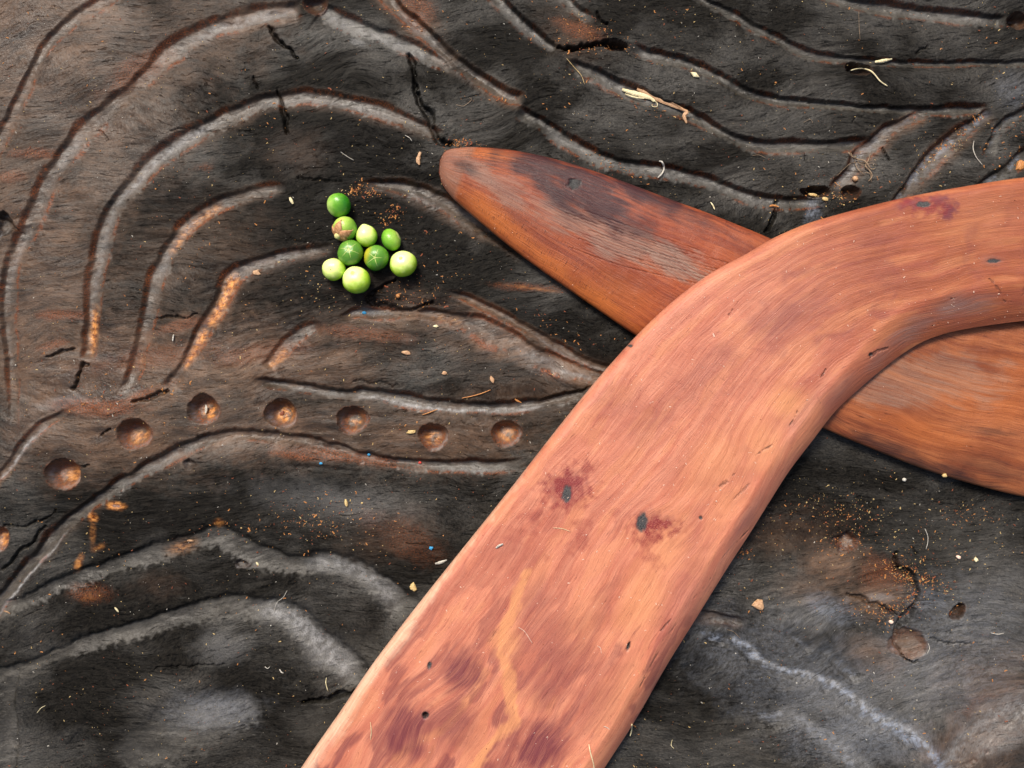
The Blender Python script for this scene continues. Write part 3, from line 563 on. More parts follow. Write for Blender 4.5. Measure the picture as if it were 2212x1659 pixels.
def masks1(px, py, f, wid, s, arc):
    z = np.zeros_like(px); m = {k: z.copy() for k in ('stain', 'orange', 'red', 'knot', 'pale', 'crack', 'grey', 'scr', 'sink')}
    m['lab'] = z.astype(int)
    MX = lambda k, v: np.maximum(m[k], v, out=m[k])
    j1 = fbm(px/70, py/70, 61, 3); j2 = fbm(px/16, py/16, 63, 2)
    gu = arc.copy(); gv = f*500 + 26*fbm(arc/300, f*2.2, 65, 3) + 3*j1
    # figure: swirls where branches grew
    for (cx, cy, r0, amp) in [(1790, 660, 150, 90), (1222, 1059, 60, 40), (1380, 1122, 60, 40), (922, 1531, 70, 50), (1976, 450, 70, 40), (1130, 1480, 110, 50), (2150, 560, 110, 60), (1640, 850, 110, 45)]:
        rr_ = np.hypot(px-cx, py-cy); gv = gv+0.45*amp*np.exp(-(rr_/r0)**2)
    m['gu'], m['gv'] = gu, gv; GN['n'] = .75*fbm(gu/120, gv/13, 81, 4, .6)+.5*fbm(px/60, py/60, 82, 2)
    m['tone'] = .08+.92*ss(1420, 1980, px+.5*(560-py)+60*j1)
    fig = fbm(gu/230, gv/48, 85, 4, .5)+.35*fbm(px/90, py/90, 86, 2)
    fa_ = np.interp(py, [380, 900, 1250, 1420, 1660], [.12, .10, .20, .48, .62]); m['stain'] = fa_*ss(.04, .15, fig)*(1-.6*ss(.3, .5, fig))
    m['orange'] = .24*ss(.08, .3, -fig)
    for a in [(1003,1440,60,55,0,.75),(886,1572,70,80,20,.7),(980,1560,60,70,20,.5),(1160,1600,90,60,-30,.75),(1200,1410,70,110,25,.40),(1180,1480,40,60,20,.45),(1290,1500,60,100,30,.35),
              (1690,690,110,45,-25,.40),(1520,810,90,45,-40,.30),(1340,860,70,50,0,.18),(1840,1500,10,10,0,0),(1100,1180,70,50,0,.25),(1420,900,110,40,-45,.25),(1900,600,90,40,20,.22),(1480,1260,40,110,32,.3),
              (1880,520,70,30,-10,.25),(1150,1290,40,60,20,.35)]:
        MX('stain', np.minimum(.85, 1.2*a[5]*fblob(px, py, *a[:4], a[4], soft=.8, j=.8)))
    for a in [(1690,870,50,40,-20,.75),(1640,960,50,70,20,.55),(1540,1000,70,110,30,.45),(1430,1180,40,120,28,.5),(1380,1290,50,110,25,.55),(1260,1330,50,90,20,.3),(1560,1080,40,90,30,.4),(1090,1375,34,42,0,.8),
              (1700,760,80,20,-30,.3),(1330,1500,40,130,28,.4),(2100,480,110,60,0,.2)]:
        MX('orange', a[5]*fblob(px, py, *a[:4], a[4], soft=.9, j=.5))
    d, t = lineD(px, py, [(1135,1230),(1110,1300),(1085,1360),(1082,1400),(1097,1437),(1102,1480),(1107,1515),(1110,1540),(1087,1565),(1056,1599),(1027,1646),(990,1720)])
    MX('orange', 0.85*(1-ss(0.3, 1.3, (d+6*j2+16*GN['n'])/(14+5*j1))))
    m['orange'] *= .9; m['stain'] *= 1-0.85*m['orange']
    d, t = lineD(px, py, [(860,1620),(900,1590),(960,1560),(1010,1500),(1050,1440)]); MX('orange', .45*(1-ss(.3, 1.2, (d+5*j2)/12)))
    # red bleeding round the knots
    for a in [(1222,1050,50,42,-20,1.0),(1265,1012,14,22,20,.7),(1150,1110,36,16,-20,.5),(1250,1150,20,40,10,.5),(1405,1132,52,24,5,1.0),(1392,1160,30,14,0,.7),(1985,452,56,20,6,.9),(1265,1002,10,20,0,.6),
              (1400,1200,30,16,30,.5),(1325,1100,16,10,0,.3),(1180,1200,10,10,0,.3),(1130,1150,40,20,-30,.4),(1540,1105,14,8,0,.2)]:
        MX('red', a[5]*fblob(px, py, *a[:4], a[4], soft=.8, j=1.2, sc=17))
    for a in [(1222,1046,52,36,-30,.5),(2030,462,20,26,30,1.0),(2010,440,26,12,0,.9),(1955,444,24,12,0,.9),(1930,452,14,8,0,.6),(1395,1112,30,20,0,.4),(1330,1398,16,22,20,.5),(922,1540,44,40,0,.4),(1440,1118,16,14,0,.4),(1350,740,24,14,-40,.4)]:
        MX('stain', a[5]*fblob(px, py, *a[:4], a[4], soft=.9, j=1.0, sc=14))
    for a in [(2058,665,75,26,-12,.8),(1960,712,70,24,-30,.65),(1890,775,40,16,-35,.5),(2124,569,22,12,0,.4),(1600,1130,14,90,33,.45),(1420,1480,22,110,30,.4),(1800,850,20,60,40,.35),(1720,900,16,90,35,.25),(1380,1560,20,80,30,.45)]:
        MX('grey', a[5]*fblob(px, py, *a[:4], a[4], soft=.9, j=.7, sc=24))
    for (x0, y0, rx, ry, ang, a_) in [(1770,655,150,75,-25,.32),(1770,655,95,42,-25,.22),(2180,560,110,90,0,.25),(1590,800,70,35,-30,.2)]:
        c_, s_ = math.cos(R(ang)), math.sin(R(ang)); dx, dy = px-x0, py-y0; r_q = np.hypot((dx*c_+dy*s_)/rx, (-dx*s_+dy*c_)/ry)+.5*j1
        MX('stain', a_*np.exp(-((r_q-1)/.13)**2)*ss(-.35, .2, fbm(px/60, py/60, 89, 2)+.1))
    # cream highlight painted along the left edge, widest near the bottom
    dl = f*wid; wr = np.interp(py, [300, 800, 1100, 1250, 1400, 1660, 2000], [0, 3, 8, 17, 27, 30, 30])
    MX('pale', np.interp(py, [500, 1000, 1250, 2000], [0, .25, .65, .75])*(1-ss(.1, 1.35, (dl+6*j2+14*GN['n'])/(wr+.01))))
    m['scr'] = .55*fblob(px, py, 1500, 850, 230, 160, -40, soft=.9)+.35*(1-ss(.0, .3, f))+.3*ss(.8, .95, f)
    for pts, w_, a in [([(1771,797),(1748,834),(1718,868),(1704,901),(1671,948),(1620,982),(1570,1026),(1529,1063)], 2.2, .8), ([(1602,625),(1585,655),(1566,682)], 1.8, .6), ([(2030,650),(2060,646),(2091,636)], 2.6, .9),
                       ([(1720,830),(1745,845),(1760,870)], 1.4, .5), ([(1637,1122),(1597,1159),(1563,1189),(1540,1220),(1519,1260),(1469,1303),(1423,1350),(1392,1400)], 2.2, .8), ([(1478,1310),(1440,1360),(1405,1420),(1370,1490)], 1.5, .5),
                       ([(1960,735),(1985,715),(2020,700)], 1.6, .6), ([(1910,752),(1880,762),(1866,772)], 3, .8), ([(2085,600),(2120,610),(2150,650),(2170,655)], 1.6, .6), ([(2040,590),(2070,580),(2095,592)], 1.3, .4),
                       ([(1690,790),(1712,800),(1722,815)], 1.6, .5), ([(860,1480),(880,1440),(915,1395)], 1.4, .45), ([(960,1130+95),(985,1122+80)], 1.6, .5), ([(1610,1040),(1560,1090),(1540,1120)], 1.4, .45), ([(2180,560),(2200,600),(2190,640)], 1.4, .4),
                       ([(1200,1360),(1180,1420)], 1.2, .3), ([(1080,1340),(1060,1375)], 1.3, .4)]:
        d, t = lineD(px, py, pts); MX('crack', .75*a*(1-ss(.2, 1.2, (d+5*np.abs(j2)+7*j1)/w_))*ss(-.25, .15, j2+1.2*fbm(px/38, py/38, 88, 2)+.1))
    for k, a in enumerate([(1222,1062,11,20,8),(1381,1122,12,22,6),(922,1531,8,8,0),(931,1426,5,9,20),(1353,1385,3.5,11,20),(1977,449,16,7,0),(2124,569,15,5,0),(1869,767,5,4,0),(1359,748,5,4,0),(1506,1113,4,4,0)]):
        q = fblob(px, py, *a[:4], a[4], soft=.3, j=.35, sc=9); MX('knot', q); m['sink'] += (3.0 if k in (2, 3, 4, 7, 8, 9) else 1.0)*q
        if k < 7: m['lab'][q > .5] = k+1
    q = fblob(px, py, 922, 1531, 4.5, 5, 0, soft=.5, j=.3, sc=8); m['sink'] += 14*q
    q = fblob(px, py, 1353, 1385, 2.5, 9, 20, soft=.5, j=.2, sc=8); m['sink'] += 8*q
    m['crack'] = np.maximum(m['crack'], fblob(px, py, 922, 1531, 5, 5, soft=.5)*.9)
    m['sink'] += 1.0*m['crack']
    return m

def masks2(px, py, f, wid, s, arc):
    z = np.zeros_like(px); m = {k: z.copy() for k in ('stain', 'orange', 'red', 'knot', 'pale', 'crack', 'grey', 'scr', 'sink')}
    m['lab'] = z.astype(int); MX = lambda k, v: np.maximum(m[k], v, out=m[k]); m['tone'] = ss(1500, 2000, px+80*fbm(px/120, py/60, 77, 2))
    j1 = fbm(px/70, py/70, 71, 3); j2 = fbm(px/16, py/16, 73, 2)
    m['gu'] = arc.copy(); m['gv'] = f*380+22*fbm(arc/280, f*2, 75, 3)+3*j1
    GN['n'] = .75*fbm(m['gu']/90, m['gv']/9, 83, 4, .6)+.5*fbm(px/50, py/50, 84, 2)
    for a in [(1225,380,165,38,16,1.0),(1270,432,140,50,26,.9),(1390,425,170,32,22,.75),(1190,415,120,30,40,.8),(1345,480,80,30,30,.5),(1160,372,100,26,10,.8),(1010,372,30,14,30,.55),(1240,404,20,14,0,1.0),(2010,1010,160,18,18,.5),(1900,960,90,14,20,.5),(2120,930,60,8,5,.4),
              (1700,860,200,14,24,.4),(2130,1010,90,30,10,.35),(1480,470,110,18,22,.35)]:
        MX('stain', np.minimum(.9, 1.25*a[5]*fblob(px, py, *a[:4], a[4], soft=.9, j=1.0, sc=30)))
    for a in [(1060,340,70,16,8,.8),(1075,480,130,26,40,.95),(1180,565,110,22,40,.8),(1290,650,110,30,33,.9),(1340,640,90,45,30,.4),(2120,860,150,50,10,.35),(2180,800,60,40,0,.35),(1980,930,120,30,20,.4),(1600,800,200,60,25,.5)]:
        MX('orange', a[5]*fblob(px, py, *a[:4], a[4], soft=.9, j=.6, sc=34))
    for a in [(1040,385,50,26,35,.6),(1090,425,70,22,35,.5),(1300,505,190,42,24,.62),(1430,560,110,36,22,.72),(960,360,20,34,0,.3),(2000,820,160,60,0,.38),(1100,405,60,20,20,.4),(1900,850,100,30,10,.4)]:
        MX('grey', a[5]*fblob(px, py, *a[:4], a[4], soft=.45, j=1.0, sc=30))
    MX('red', .18*fblob(px, py, 1300, 420, 260, 110, 22, soft=.9, j=.8))
    # flat cut facet on the tip
    fac = (1-ss(50, 64, (px-946)*0.85+(py-360)*0.35+10*j1*0))
    MX('grey', .45*fac)
    m['scr'] = 1.0*fblob(px, py, 1150, 530, 230, 60, 38, soft=.8)+.7*fblob(px, py, 1040, 345, 70, 24, 8, soft=.8)+.5*fblob(px, py, 1600, 480, 90, 30, 20, soft=.8)+.25
    for k in range(16):      # long scratches in the grey gloss painted as colour
        x0, y0 = 1205+(k*53 % 90), 455+k*6
        d, t = lineD(px, py, [(x0, y0), (x0+120, y0+42), (x0+250+k*5, y0+88)]); MX('crack', (.12+.16*(k % 3))*(1-ss(.3, 1.3, d/1.3))*(.5+.5*ss(-.3, .2, j1+j2)))
    q = fblob(px, py, 1238, 404, 15, 12, 0, soft=.4, j=.8, sc=9); MX('knot', q); m['sink'] += 1.3*q*(0.5+ss(-.4, .4, j2)); m['lab'][q > .5] = 1
    m['sink'] += 6*fac*ss(0, 1, (1-ss(30, 64, (px-946)*0.85)))
    m['sink'] += 1.0*m['crack']
    return m

z2 = lambda px, py: -1.5+0*px
z1 = lambda px, py: 44-0.040*(py-760)
boom2, top2, f2_, px2, py2 = boomerang('boomerang', B2L, B2R, 760, 190, 40, z2, lambda s: np.interp(s, [0, .2, .5, 1], [60, 70, 110, 110]), lambda s: np.interp(s, [0, .2, .5, 1], [60, 100, 120, 120]), M_b2, masks2, 70, 200, under=0.28, dome=6)
tag(boom2, "dark oiled boomerang lying on the carved board with a pointed tip and black stain", "boomerang", "two crossed boomerangs")
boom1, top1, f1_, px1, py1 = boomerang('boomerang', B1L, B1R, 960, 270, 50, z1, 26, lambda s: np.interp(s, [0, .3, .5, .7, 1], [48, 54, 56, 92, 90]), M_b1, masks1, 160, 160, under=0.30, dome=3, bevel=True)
tag(boom1, "pinkish red bent boomerang resting across the top of the darker one", "boomerang", "two crossed boomerangs")

def surf(top, pxs, pys, x, y):
    k = int(np.argmin((pxs-x)**2+(pys-y)**2)); return float(top.reshape(-1, 3)[k, 2]/PX)
pair = lambda L, Rr: np.array(L+Rr[::-1], float)
def inside(P, x, y):
    c = False; j = len(P)-1
    for i in range(len(P)):
        if (P[i][1] > y) != (P[j][1] > y) and x < (P[j][0]-P[i][0])*(y-P[i][1])/(P[j][1]-P[i][1])+P[i][0]: c = not c
        j = i
    return c
OUT1, OUT2 = pair(B1L, B1R), pair(B2L, B2R)
def rest(x, y):
    """height of whatever lies uppermost at a picture place"""
    if inside(OUT1, x, y): return surf(top1, px1, py1, x, y)
    if inside(OUT2, x, y): return surf(top2, px2, py2, x, y)
    return ground(x, y)

# ------------------------------------------------------------------ green fruit
def fruit_material(name, green, deep, pale, pdir, pamt, blush=None):
    q = N(name); tc = q.n.new("ShaderNodeTexCoord"); o = tc.outputs['Object']
    dp = q.n.new("ShaderNodeVectorMath"); dp.operation = 'DOT_PRODUCT'; q.set(dp.inputs[0], o); v = Vector(pdir).normalized(); dp.inputs[1].default_value = tuple(v*(1/(27*PX)))
    n = q.noise(o, 260, 3, 0.5, 0.2); n2 = q.noise(o, 2600, 3, 0.6)
    g = q.add(dp.outputs['Value'], q.mul(q.add(n, -0.5), 1.1))
    c = q.mix(q.rng(g, -0.75, 0.55), deep, green)
    c = q.mix(q.mul(q.rng(g, 0.45-pamt, 1.25-pamt), 0.97), c, pale)
    if blush:
        d2 = q.n.new("ShaderNodeVectorMath"); d2.operation = 'DOT_PRODUCT'; q.set(d2.inputs[0], o); d2.inputs[1].default_value = tuple(Vector(blush).normalized()*(1/(27*PX)))
        c = q.mix(q.mul(q.rng(d2.outputs['Value'], .55, .95), .85), c, (0.50, 0.42, 0.03))
    c = q.mix(q.mul(q.rng(n2, .55, .75), .16), c, tuple(x*.6 for x in deep))
    m = q.fin(Base_Color=c, Roughness=0.27, Specular_IOR_Level=0.55, Normal=q.bump(q.add(n2, q.mul(n, 3.0)), PX*0.8, 0.6))
    q.b.inputs['Subsurface Weight'].default_value = 0.12; q.b.inputs['Subsurface Radius'].default_value = (0.6, 1.0, 0.2); q.b.inputs['Subsurface Scale'].default_value = 0.0012
    return m
M_scar = flat_material("pale_scar", (0.42, 0.52, 0.10), (0.58, 0.64, 0.22))
M_sepal = flat_material("dry_sepal", (0.36, 0.155, 0.055), (0.60, 0.32, 0.15), 1500)
M_stem = flat_material("stem_bulb", (0.50, 0.46, 0.15), (0.68, 0.62, 0.28))
M_dot = flat_material("stem_dot", (0.10, 0.14, 0.02), (0.22, 0.18, 0.04))
def frame(ax):
    ax = Vector(ax).normalized(); t = Vector((0, 0, 1)) if abs(ax.z) < .9 else Vector((1, 0, 0))
    u = ax.cross(t).normalized(); v = ax.cross(u); return ax, u, v
def fruit(x, y, rad, axis_, rx, rz, mat, label, squash=0.0, point=0.0):
    """rz: stretch along the axis; point: nipple at the axis end"""
    ax, u, v = frame(axis_); g = ground(x, y); sup = max(ground(x+rad*.3*math.cos(t), y+rad*.3*math.sin(t)) for t in (0, 1.6, 3.1, 4.7))
    zc = max(g, sup)+rad*0.95
    nu, nv = 40, 26; vs = []
    def shape(th, ph):
        ct, st = math.cos(th), math.sin(th)
        rr_ = rx*(1+0.024*math.sin(2*ph+x)+0.018*math.sin(3*ph+y+th)+0.010*math.sin(6*ph+th*3+y))
        along = ct*rz + point*max(0, ct)**14 - squash*max(0, -ct)**6*0.35 - 0.07*max(0, ct)**30*(point == 0)
        return (ax*along+(u*math.cos(ph)+v*math.sin(ph))*st*rr_)*rad*PX
    for i in range(nv+1):
        th = math.pi*i/nv
        for j in range(nu): vs.append(shape(th, 2*math.pi*j/nu))
    fs = [(i*nu+j, (i+1)*nu+j, (i+1)*nu+(j+1) % nu, i*nu+(j+1) % nu) for i in range(nv) for j in range(nu)]
    root = bpy.data.objects.new('green_fruit', None); scene.collection.objects.link(root); root.location = W(x, y, zc)
    sk = poly_mesh('skin', vs, fs, mat, root); 
    tag(root, label, "fruit", "green fruits in a small cluster")
    return root, shape
def star(root, shape, rays, tl=0.85, w=0.055, ph0=0.0, skip=()):
    vs, fs = [], []
    for k in range(rays):
        if k in skip: continue
        ph = ph0+2*math.pi*k/rays+0.12*math.sin(k*3.1); L = tl*(0.8+0.35*((k*37) % 10)/10); b = len(vs); n = 8
        for i in range(n+1):
            t = i/n; th = 0.03+L*t; ww = w*(1-t)**0.6+0.004
            dph = ww/max(math.sin(th), .08)*.5
            for s in (-1, 0, 1):
                p = shape(th, ph+s*dph); vs.append(p*(1.004+0.012*(s == 0)))
        for i in range(n):
            for s in range(2): fs.append((b+i*3+s, b+i*3+s+1, b+i*3+4+s, b+i*3+3+s))
    poly_mesh('star_mark', vs, fs, M_scar, root)
def dot(root, shape, mat=None, r=0.07, name='stem_scar'):
    c = shape(0, 0); vs = [c*1.025]; n = 10
    for rr_, k in ((r*.6, 1.03), (r, 1.006)):
        for j in range(n): vs.append(shape(rr_, 2*math.pi*j/n)*k)
    fs = [(0, 1+j, 1+(j+1) % n) for j in range(n)]+[(1+j, 1+n+j, 1+n+(j+1) % n, 1+(j+1) % n) for j in range(n)]
    poly_mesh(name, vs, fs, mat or M_dot, root)
PALE = (0.88, 0.96, 0.36); YG = (0.44, 0.68, 0.035); GR = (0.17, 0.42, 0.03); DG = (0.035, 0.17, 0.012); MG = (0.09, 0.30, 0.02)
fa = fruit_material("lime_green_fruit_skin", GR, (0.03, 0.22, 0.01), (0.55, 0.72, 0.20), (-.9, -.15, .1), .25)
r_, s_ = fruit(732, 443, 25.5, (-.95, .05, -.1), 1, 1.0, fa, "bright green fruit alone at the top of the cluster with yellowish left side"); dot(r_, s_, M_scar, .16)
fb = fruit_material("leafy_green_fruit_skin", (0.30, 0.50, 0.06), (0.12, 0.34, 0.03), (0.50, 0.66, 0.12), (-.5, .3, .5), .2)
r2, s2 = fruit(745, 494, 26, (-.50, -.68, .52), 1, 1.0, fb, "green fruit wrapped in dry brown sepals at its stem end")
for k, ph in enumerate((0.2, 1.5, 2.75, 3.9, 5.1)):
    vs, fs = [], []; n = 10; Lk = 1.28+0.22*math.sin(k*2.3)
    for i in range(n+1):
        t = i/n; th = 0.12+Lk*t; ww = 0.78*math.sin(math.pi*min(1, t*0.9+.12))**.8*(1-t**3)+.02
        for s in (-1, -.33, .33, 1): vs.append(s2(th, ph+s*ww/max(.35, math.sin(th))*.55)*(1.03+.03*(1-abs(s))+.04*t))
        for s in (-1, -.33, .33, 1): vs.append(s2(th, ph+s*ww/max(.35, math.sin(th))*.55)*(1.005+.03*t))
    for i in range(n):
        a, b = i*8, (i+1)*8
        for s in range(3): fs += [(a+s, b+s, b+s+1, a+s+1), (a+4+s, a+5+s, b+5+s, b+4+s)]
        fs += [(a, a+4, b+4, b), (a+3, b+3, b+7, a+7)]
    poly_mesh('sepal', vs, fs, M_sepal, r2)
vs, fs = [], []; ax_, u_, v_ = frame((-.50, -.68, .52)); n = 12
for i in range(7):
    th = math.pi*i/6*0.8
    for j in range(n): vs.append((ax_*(1.0+.27*math.cos(th))+(u_*math.cos(2*math.pi*j/n)+v_*math.sin(2*math.pi*j/n))*.27*math.sin(th)+ax_*0)*26*PX)
fs = [(i*n+j, (i+1)*n+j, (i+1)*n+(j+1) % n, i*n+(j+1) % n) for i in range(6) for j in range(n)]
poly_mesh('stem_bulb', vs, fs, M_stem, r2)
fc = fruit_material("pale_fruit_skin", YG, (0.16, 0.42, 0.02), PALE, (-.1, .25, 1), .35)  # pale fruits: overexposed top and shaded side painted into the skin
r_, s_ = fruit(792, 510, 22.5, (-.25, .9, .3), 1, 1.04, fc, "pale yellow green egg shaped fruit with a pointed top beside the sepal wrapped one", point=.14)
fruit_dot = s_
fd = fruit_material("mid_green_fruit_skin", (0.22, 0.46, 0.035), MG, (0.45, 0.62, 0.12), (.6, .15, .4), .05)
r_, s_ = fruit(845, 518, 22.5, (.75, .4, .1), 1.08, .88, fd, "flattened mid green fruit at the right upper side of the cluster with pale end"); dot(r_, s_, M_scar, .5)
fe = fruit_material("dark_green_fruit_skin", (0.10, 0.26, 0.025), DG, (0.16, 0.34, 0.05), (-.2, .4, .8), -.2)
r_, s_ = fruit(757, 546, 27.5, (.02, .12, 1), 1, .93, fe, "dark green fruit with a pale six rayed star mark"); star(r_, s_, 6, .85, .05, .25); dot(r_, s_, M_scar, .09)
ff = fruit_material("blushed_green_fruit_skin", (0.10, 0.27, 0.025), DG, (0.16, 0.34, 0.05), (-.1, .4, .8), -.2, blush=(-.85, .25, .35))
r_, s_ = fruit(813, 557, 27, (.0, -.12, 1), 1, .95, ff, "dark green fruit with a five rayed star and a yellow blush on its left"); star(r_, s_, 5, .75, .05, .9); dot(r_, s_, M_scar, .09)
fg = fruit_material("small_pale_fruit_skin", YG, (0.17, 0.42, 0.02), PALE, (-.3, .2, 1), .42)
r_, s_ = fruit(721, 582, 24.5, (-.1, -.15, 1), 1, .95, fg, "small pale fruit at the lower left of the cluster"); dot(r_, s_, None, .05)
fh = fruit_material("large_pale_fruit_skin", YG, (0.13, 0.38, 0.018), PALE, (-.35, .45, .8), .25)
r_, s_ = fruit(770, 605, 30, (-.15, .45, .85), 1, .95, fh, "largest pale fruit at the bottom of the cluster"); dot(r_, s_, M_scar, .16)
fi = fruit_material("right_pale_fruit_skin", YG, (0.13, 0.38, 0.018), PALE, (-.15, .4, .9), .28)
r_, s_ = fruit(871, 570, 28.5, (-.1, .35, .95), 1, .96, fi, "round pale fruit at the right end of the cluster"); dot(r_, s_, M_scar, .14)

# ------------------------------------------------------------------ bits lying about: things one can point to
def tube_pts(P, rad, k=5):
    vs, fs = [], []; n = len(P)
    for i, p in enumerate(P):
        p = Vector(p); d = Vector(P[min(i+1, n-1)])-Vector(P[max(i-1, 0)]); d.normalize()
        a = d.cross(Vector((0, 0, 1)));
        if a.length < .1: a = Vector((1, 0, 0))
        a.normalize(); b = a.cross(d); t = i/(n-1); r = rad*(0.35+0.65*math.sin(math.pi*min(max(t*.94+.03, 0), 1))**.4)
        for j in range(k):
            w = 2*math.pi*j/k; vs.append(p+(a*math.cos(w)+b*math.sin(w))*r)
    for i in range(n-1):
        for j in range(k): fs.append((i*k+j, i*k+(j+1) % k, (i+1)*k+(j+1) % k, (i+1)*k+j))
    fs.append(tuple(range(k))[::-1]); fs.append(tuple((n-1)*k+j for j in range(k)))
    return vs, fs
def fibre(name, pts, w, mat, label, cat, group=None, lift=1.0, base=None):
    P = cr(pts, max(10, len(pts)*5)); Q = []
    hs = [rest(float(p[0]), float(p[1])) if base is None else base for p in P]
    hs = [max(hs[max(0, i-2):i+3]) for i in range(len(hs))]; hs = np.convolve(np.pad(hs, 2, mode='edge'), np.ones(5)/5, 'valid')
    for i, p in enumerate(P): Q.append(W(p[0], p[1], float(hs[i])+w*.5+lift*(0.6+1.2*abs(math.sin(i*.5+pts[0][0])))))
    c = Vector(Q[0]); vs, fs = tube_pts([Vector(q)-c for q in Q], w*(.45 if w > 2.6 else .34)*PX)
    o = poly_mesh(name, vs, fs, mat, loc=c); return tag(o, label, cat, group)
def sliver(name, pts, w, mat, label, cat, group=None, th=2.0, lift=1.5, forks=0):
    """a flat tapering splinter following pts, with torn ends"""
    P = cr(pts, max(9, len(pts)*4)); vs, fs = [], []; n = len(P); r = random.Random(int(pts[0][0]))
    hs = [rest(float(p[0]), float(p[1])) for p in P]; h = np.full(n, max(hs))
    c = Vector(W(P[0][0], P[0][1], float(h[0])))
    for i, p in enumerate(P):
        d = P[min(i+1, n-1)]-P[max(i-1, 0)]; d = d/np.hypot(*d); nn = np.array([-d[1], d[0]]); t = i/(n-1)
        ww = w*.5*(0.35+0.65*math.sin(math.pi*(t*.8+.12)))*(1+.25*(r.random()-.5))
        for s, z in ((-1, 0), (-.4, th), (.35, th*.8), (1, 0)):
            q = p+nn*ww*s; vs.append(Vector(W(q[0], q[1], float(h[i])+lift+z+1.2*math.sin(t*3)))-c)
    for i in range(n-1):
        for s in range(4): fs.append((i*4+s, i*4+(s+1) % 4, (i+1)*4+(s+1) % 4, (i+1)*4+s))
    fs += [(3, 2, 1, 0), tuple((n-1)*4+k for k in range(4))]
    o = poly_mesh(name, vs, fs, mat, smooth=False, loc=c); return tag(o, label, cat, group)
def chip(name, x, y, rx, ry, rz, ang, mat, label, cat, group=None, seed=0, sharp=0.25, smooth=False):
    r = random.Random(seed+int(x*7+y)); h = rest(x, y); vs, fs = [], []; n = 9
    rim = [1+sharp*(r.random()-.5)*2 for _ in range(n)]
    if sharp == .1 and not smooth: n = 4; rim = [1.15, 1, 1.2, .95]; ang += 25
    c, s = math.cos(R(ang)), math.sin(R(ang))
    for (k, z) in ((.8, -.5), (1, .15), (.82, .75), (.35, 1.0)):
        for j in range(n):
            t = 2*math.pi*j/n; u, v = math.cos(t)*rx*k*rim[j], math.sin(t)*ry*k*rim[j]
            vs.append(((u*c-v*s)*PX, -(u*s+v*c)*PX, (z+.12*r.random())*rz*PX))
    for i in range(3):
        for j in range(n): fs.append((i*n+j, (i+1)*n+j, (i+1)*n+(j+1) % n, i*n+(j+1) % n))
    fs += [tuple(range(n)), tuple(3*n+j for j in range(n))[::-1]]
    o = poly_mesh(name, vs, fs, mat, smooth=smooth, loc=W(x, y, h+rz*.4)); return tag(o, label, cat, group)

g1 = "wood splinters lying on the board"
sliver('wood_splinter', [(1344,193),(1362,199),(1385,205),(1405,211),(1414,219)], 10, M_straw, "cream straw splinter side by side with a longer tan one", "splinter", g1)
sliver('wood_splinter', [(1350,203),(1370,210),(1392,213)], 4, M_straw, "thin cream strip along the lower edge of the cream straw splinter", "splinter", g1)
fibre('curled_straw', [(1410,216),(1419,222),(1419,230),(1410,230),(1408,226)], 2.2, M_straw, "tiny cream curl at the end of the straw splinter", "straw curl")
sliver('wood_splinter', [(1376,192),(1400,202),(1430,217),(1460,229),(1476,237)], 11, M_tan, "long tan wood splinter in the upper groove beside the cream straw", "splinter", g1)
sliver('wood_splinter', [(1432,214),(1450,220),(1470,232)], 5, M_tan, "short tan splinter lying over the end of the long tan one", "splinter", g1)
sliver('bark_curl', [(1474,236),(1484,242),(1478,250),(1483,266)], 8, M_tan, "bent tan bark curl hanging below the long tan splinter", "bark curl")
chip('wood_chip', 1501, 162, 11, 6, 4, 5, M_straw, "cream rectangular wood chip above the straw splinters", "wood chip", sharp=.1)
sliver('wood_splinter', [(1890,134),(1905,132),(1927,127)], 7.5, M_straw, "short cream splinter beside the knot hole near the top right", "splinter", g1, th=3)
fibre('dry_straw', [(1838,152),(1850,149),(1864,148),(1880,153),(1890,162),(1902,176),(1917,186)], 3.6, M_straw, "curved cream stalk lying over the knot hole at upper right", "straw")
fibre('curled_fibre', [(1424,348),(1430,350),(1434,360),(1432,372),(1421,384)], 4.6, M_white, "white comma shaped fibre in the groove above the dark boomerang", "fibre")
sliver('seed_husk', [(626,426),(629,433),(633,440)], 6.5, M_straw, "cream seed husk left of the topmost green fruit", "husk")
chip('small_stone', 1847, 387, 7, 6, 6, 20, M_tan, "round tan grain among the rootlets", "grain", sharp=.15, smooth=True)
chip('wood_chip', 2204, 357, 11, 13, 7, 20, M_orange, "orange tan chip at the right edge above the pink boomerang", "wood chip")
chip('bark_flake', 554, 589, 9, 7, 2.5, 20, M_tan, "pinkish brown flat flake beside the fourth arc near the fruits", "flake", sharp=.3)
chip('small_stone', 860, 639, 5, 5, 5, 0, M_orange, "orange round grain just below the fruit cluster", "grain", smooth=True, sharp=.1)
chip('wood_chip', 877, 762, 11, 4.5, 3, 5, M_tan, "beige crumb centred in the smooth leaf shape below the fruits", "wood chip")
chip('wood_chip', 960, 806, 5.5, 4, 3, 0, M_tan, "small beige crumb right of the centred beige crumb", "wood chip")
chip('wood_chip', 1063, 821, 4.5, 8, 4, -20, M_tan, "upright beige crumb above the white edged groove", "wood chip")
chip('wood_chip', 942, 705, 6, 3, 3, 0, M_straw, "small cream crumb in the leaf shape under the reddish groove", "wood chip")
chip('wood_chip', 889, 933, 12, 4.5, 4, -5, M_gold, "yellow tan crumb touching the sixth round hollow", "wood chip")
sliver('wood_splinter', [(445,875),(446,884),(444,893)], 6, M_white, "white splinter standing in the third round hollow", "splinter", g1, th=3)
chip('wood_crumb', 610, 893, 4, 6, 3, 30, M_rust, "dark crumb in the orange floor of the fourth round hollow", "crumb")
chip('insect_husk', 748, 1086, 4, 9, 4, -5, M_gold, "yellow husk on the dark wood below the fifth hollow", "husk")
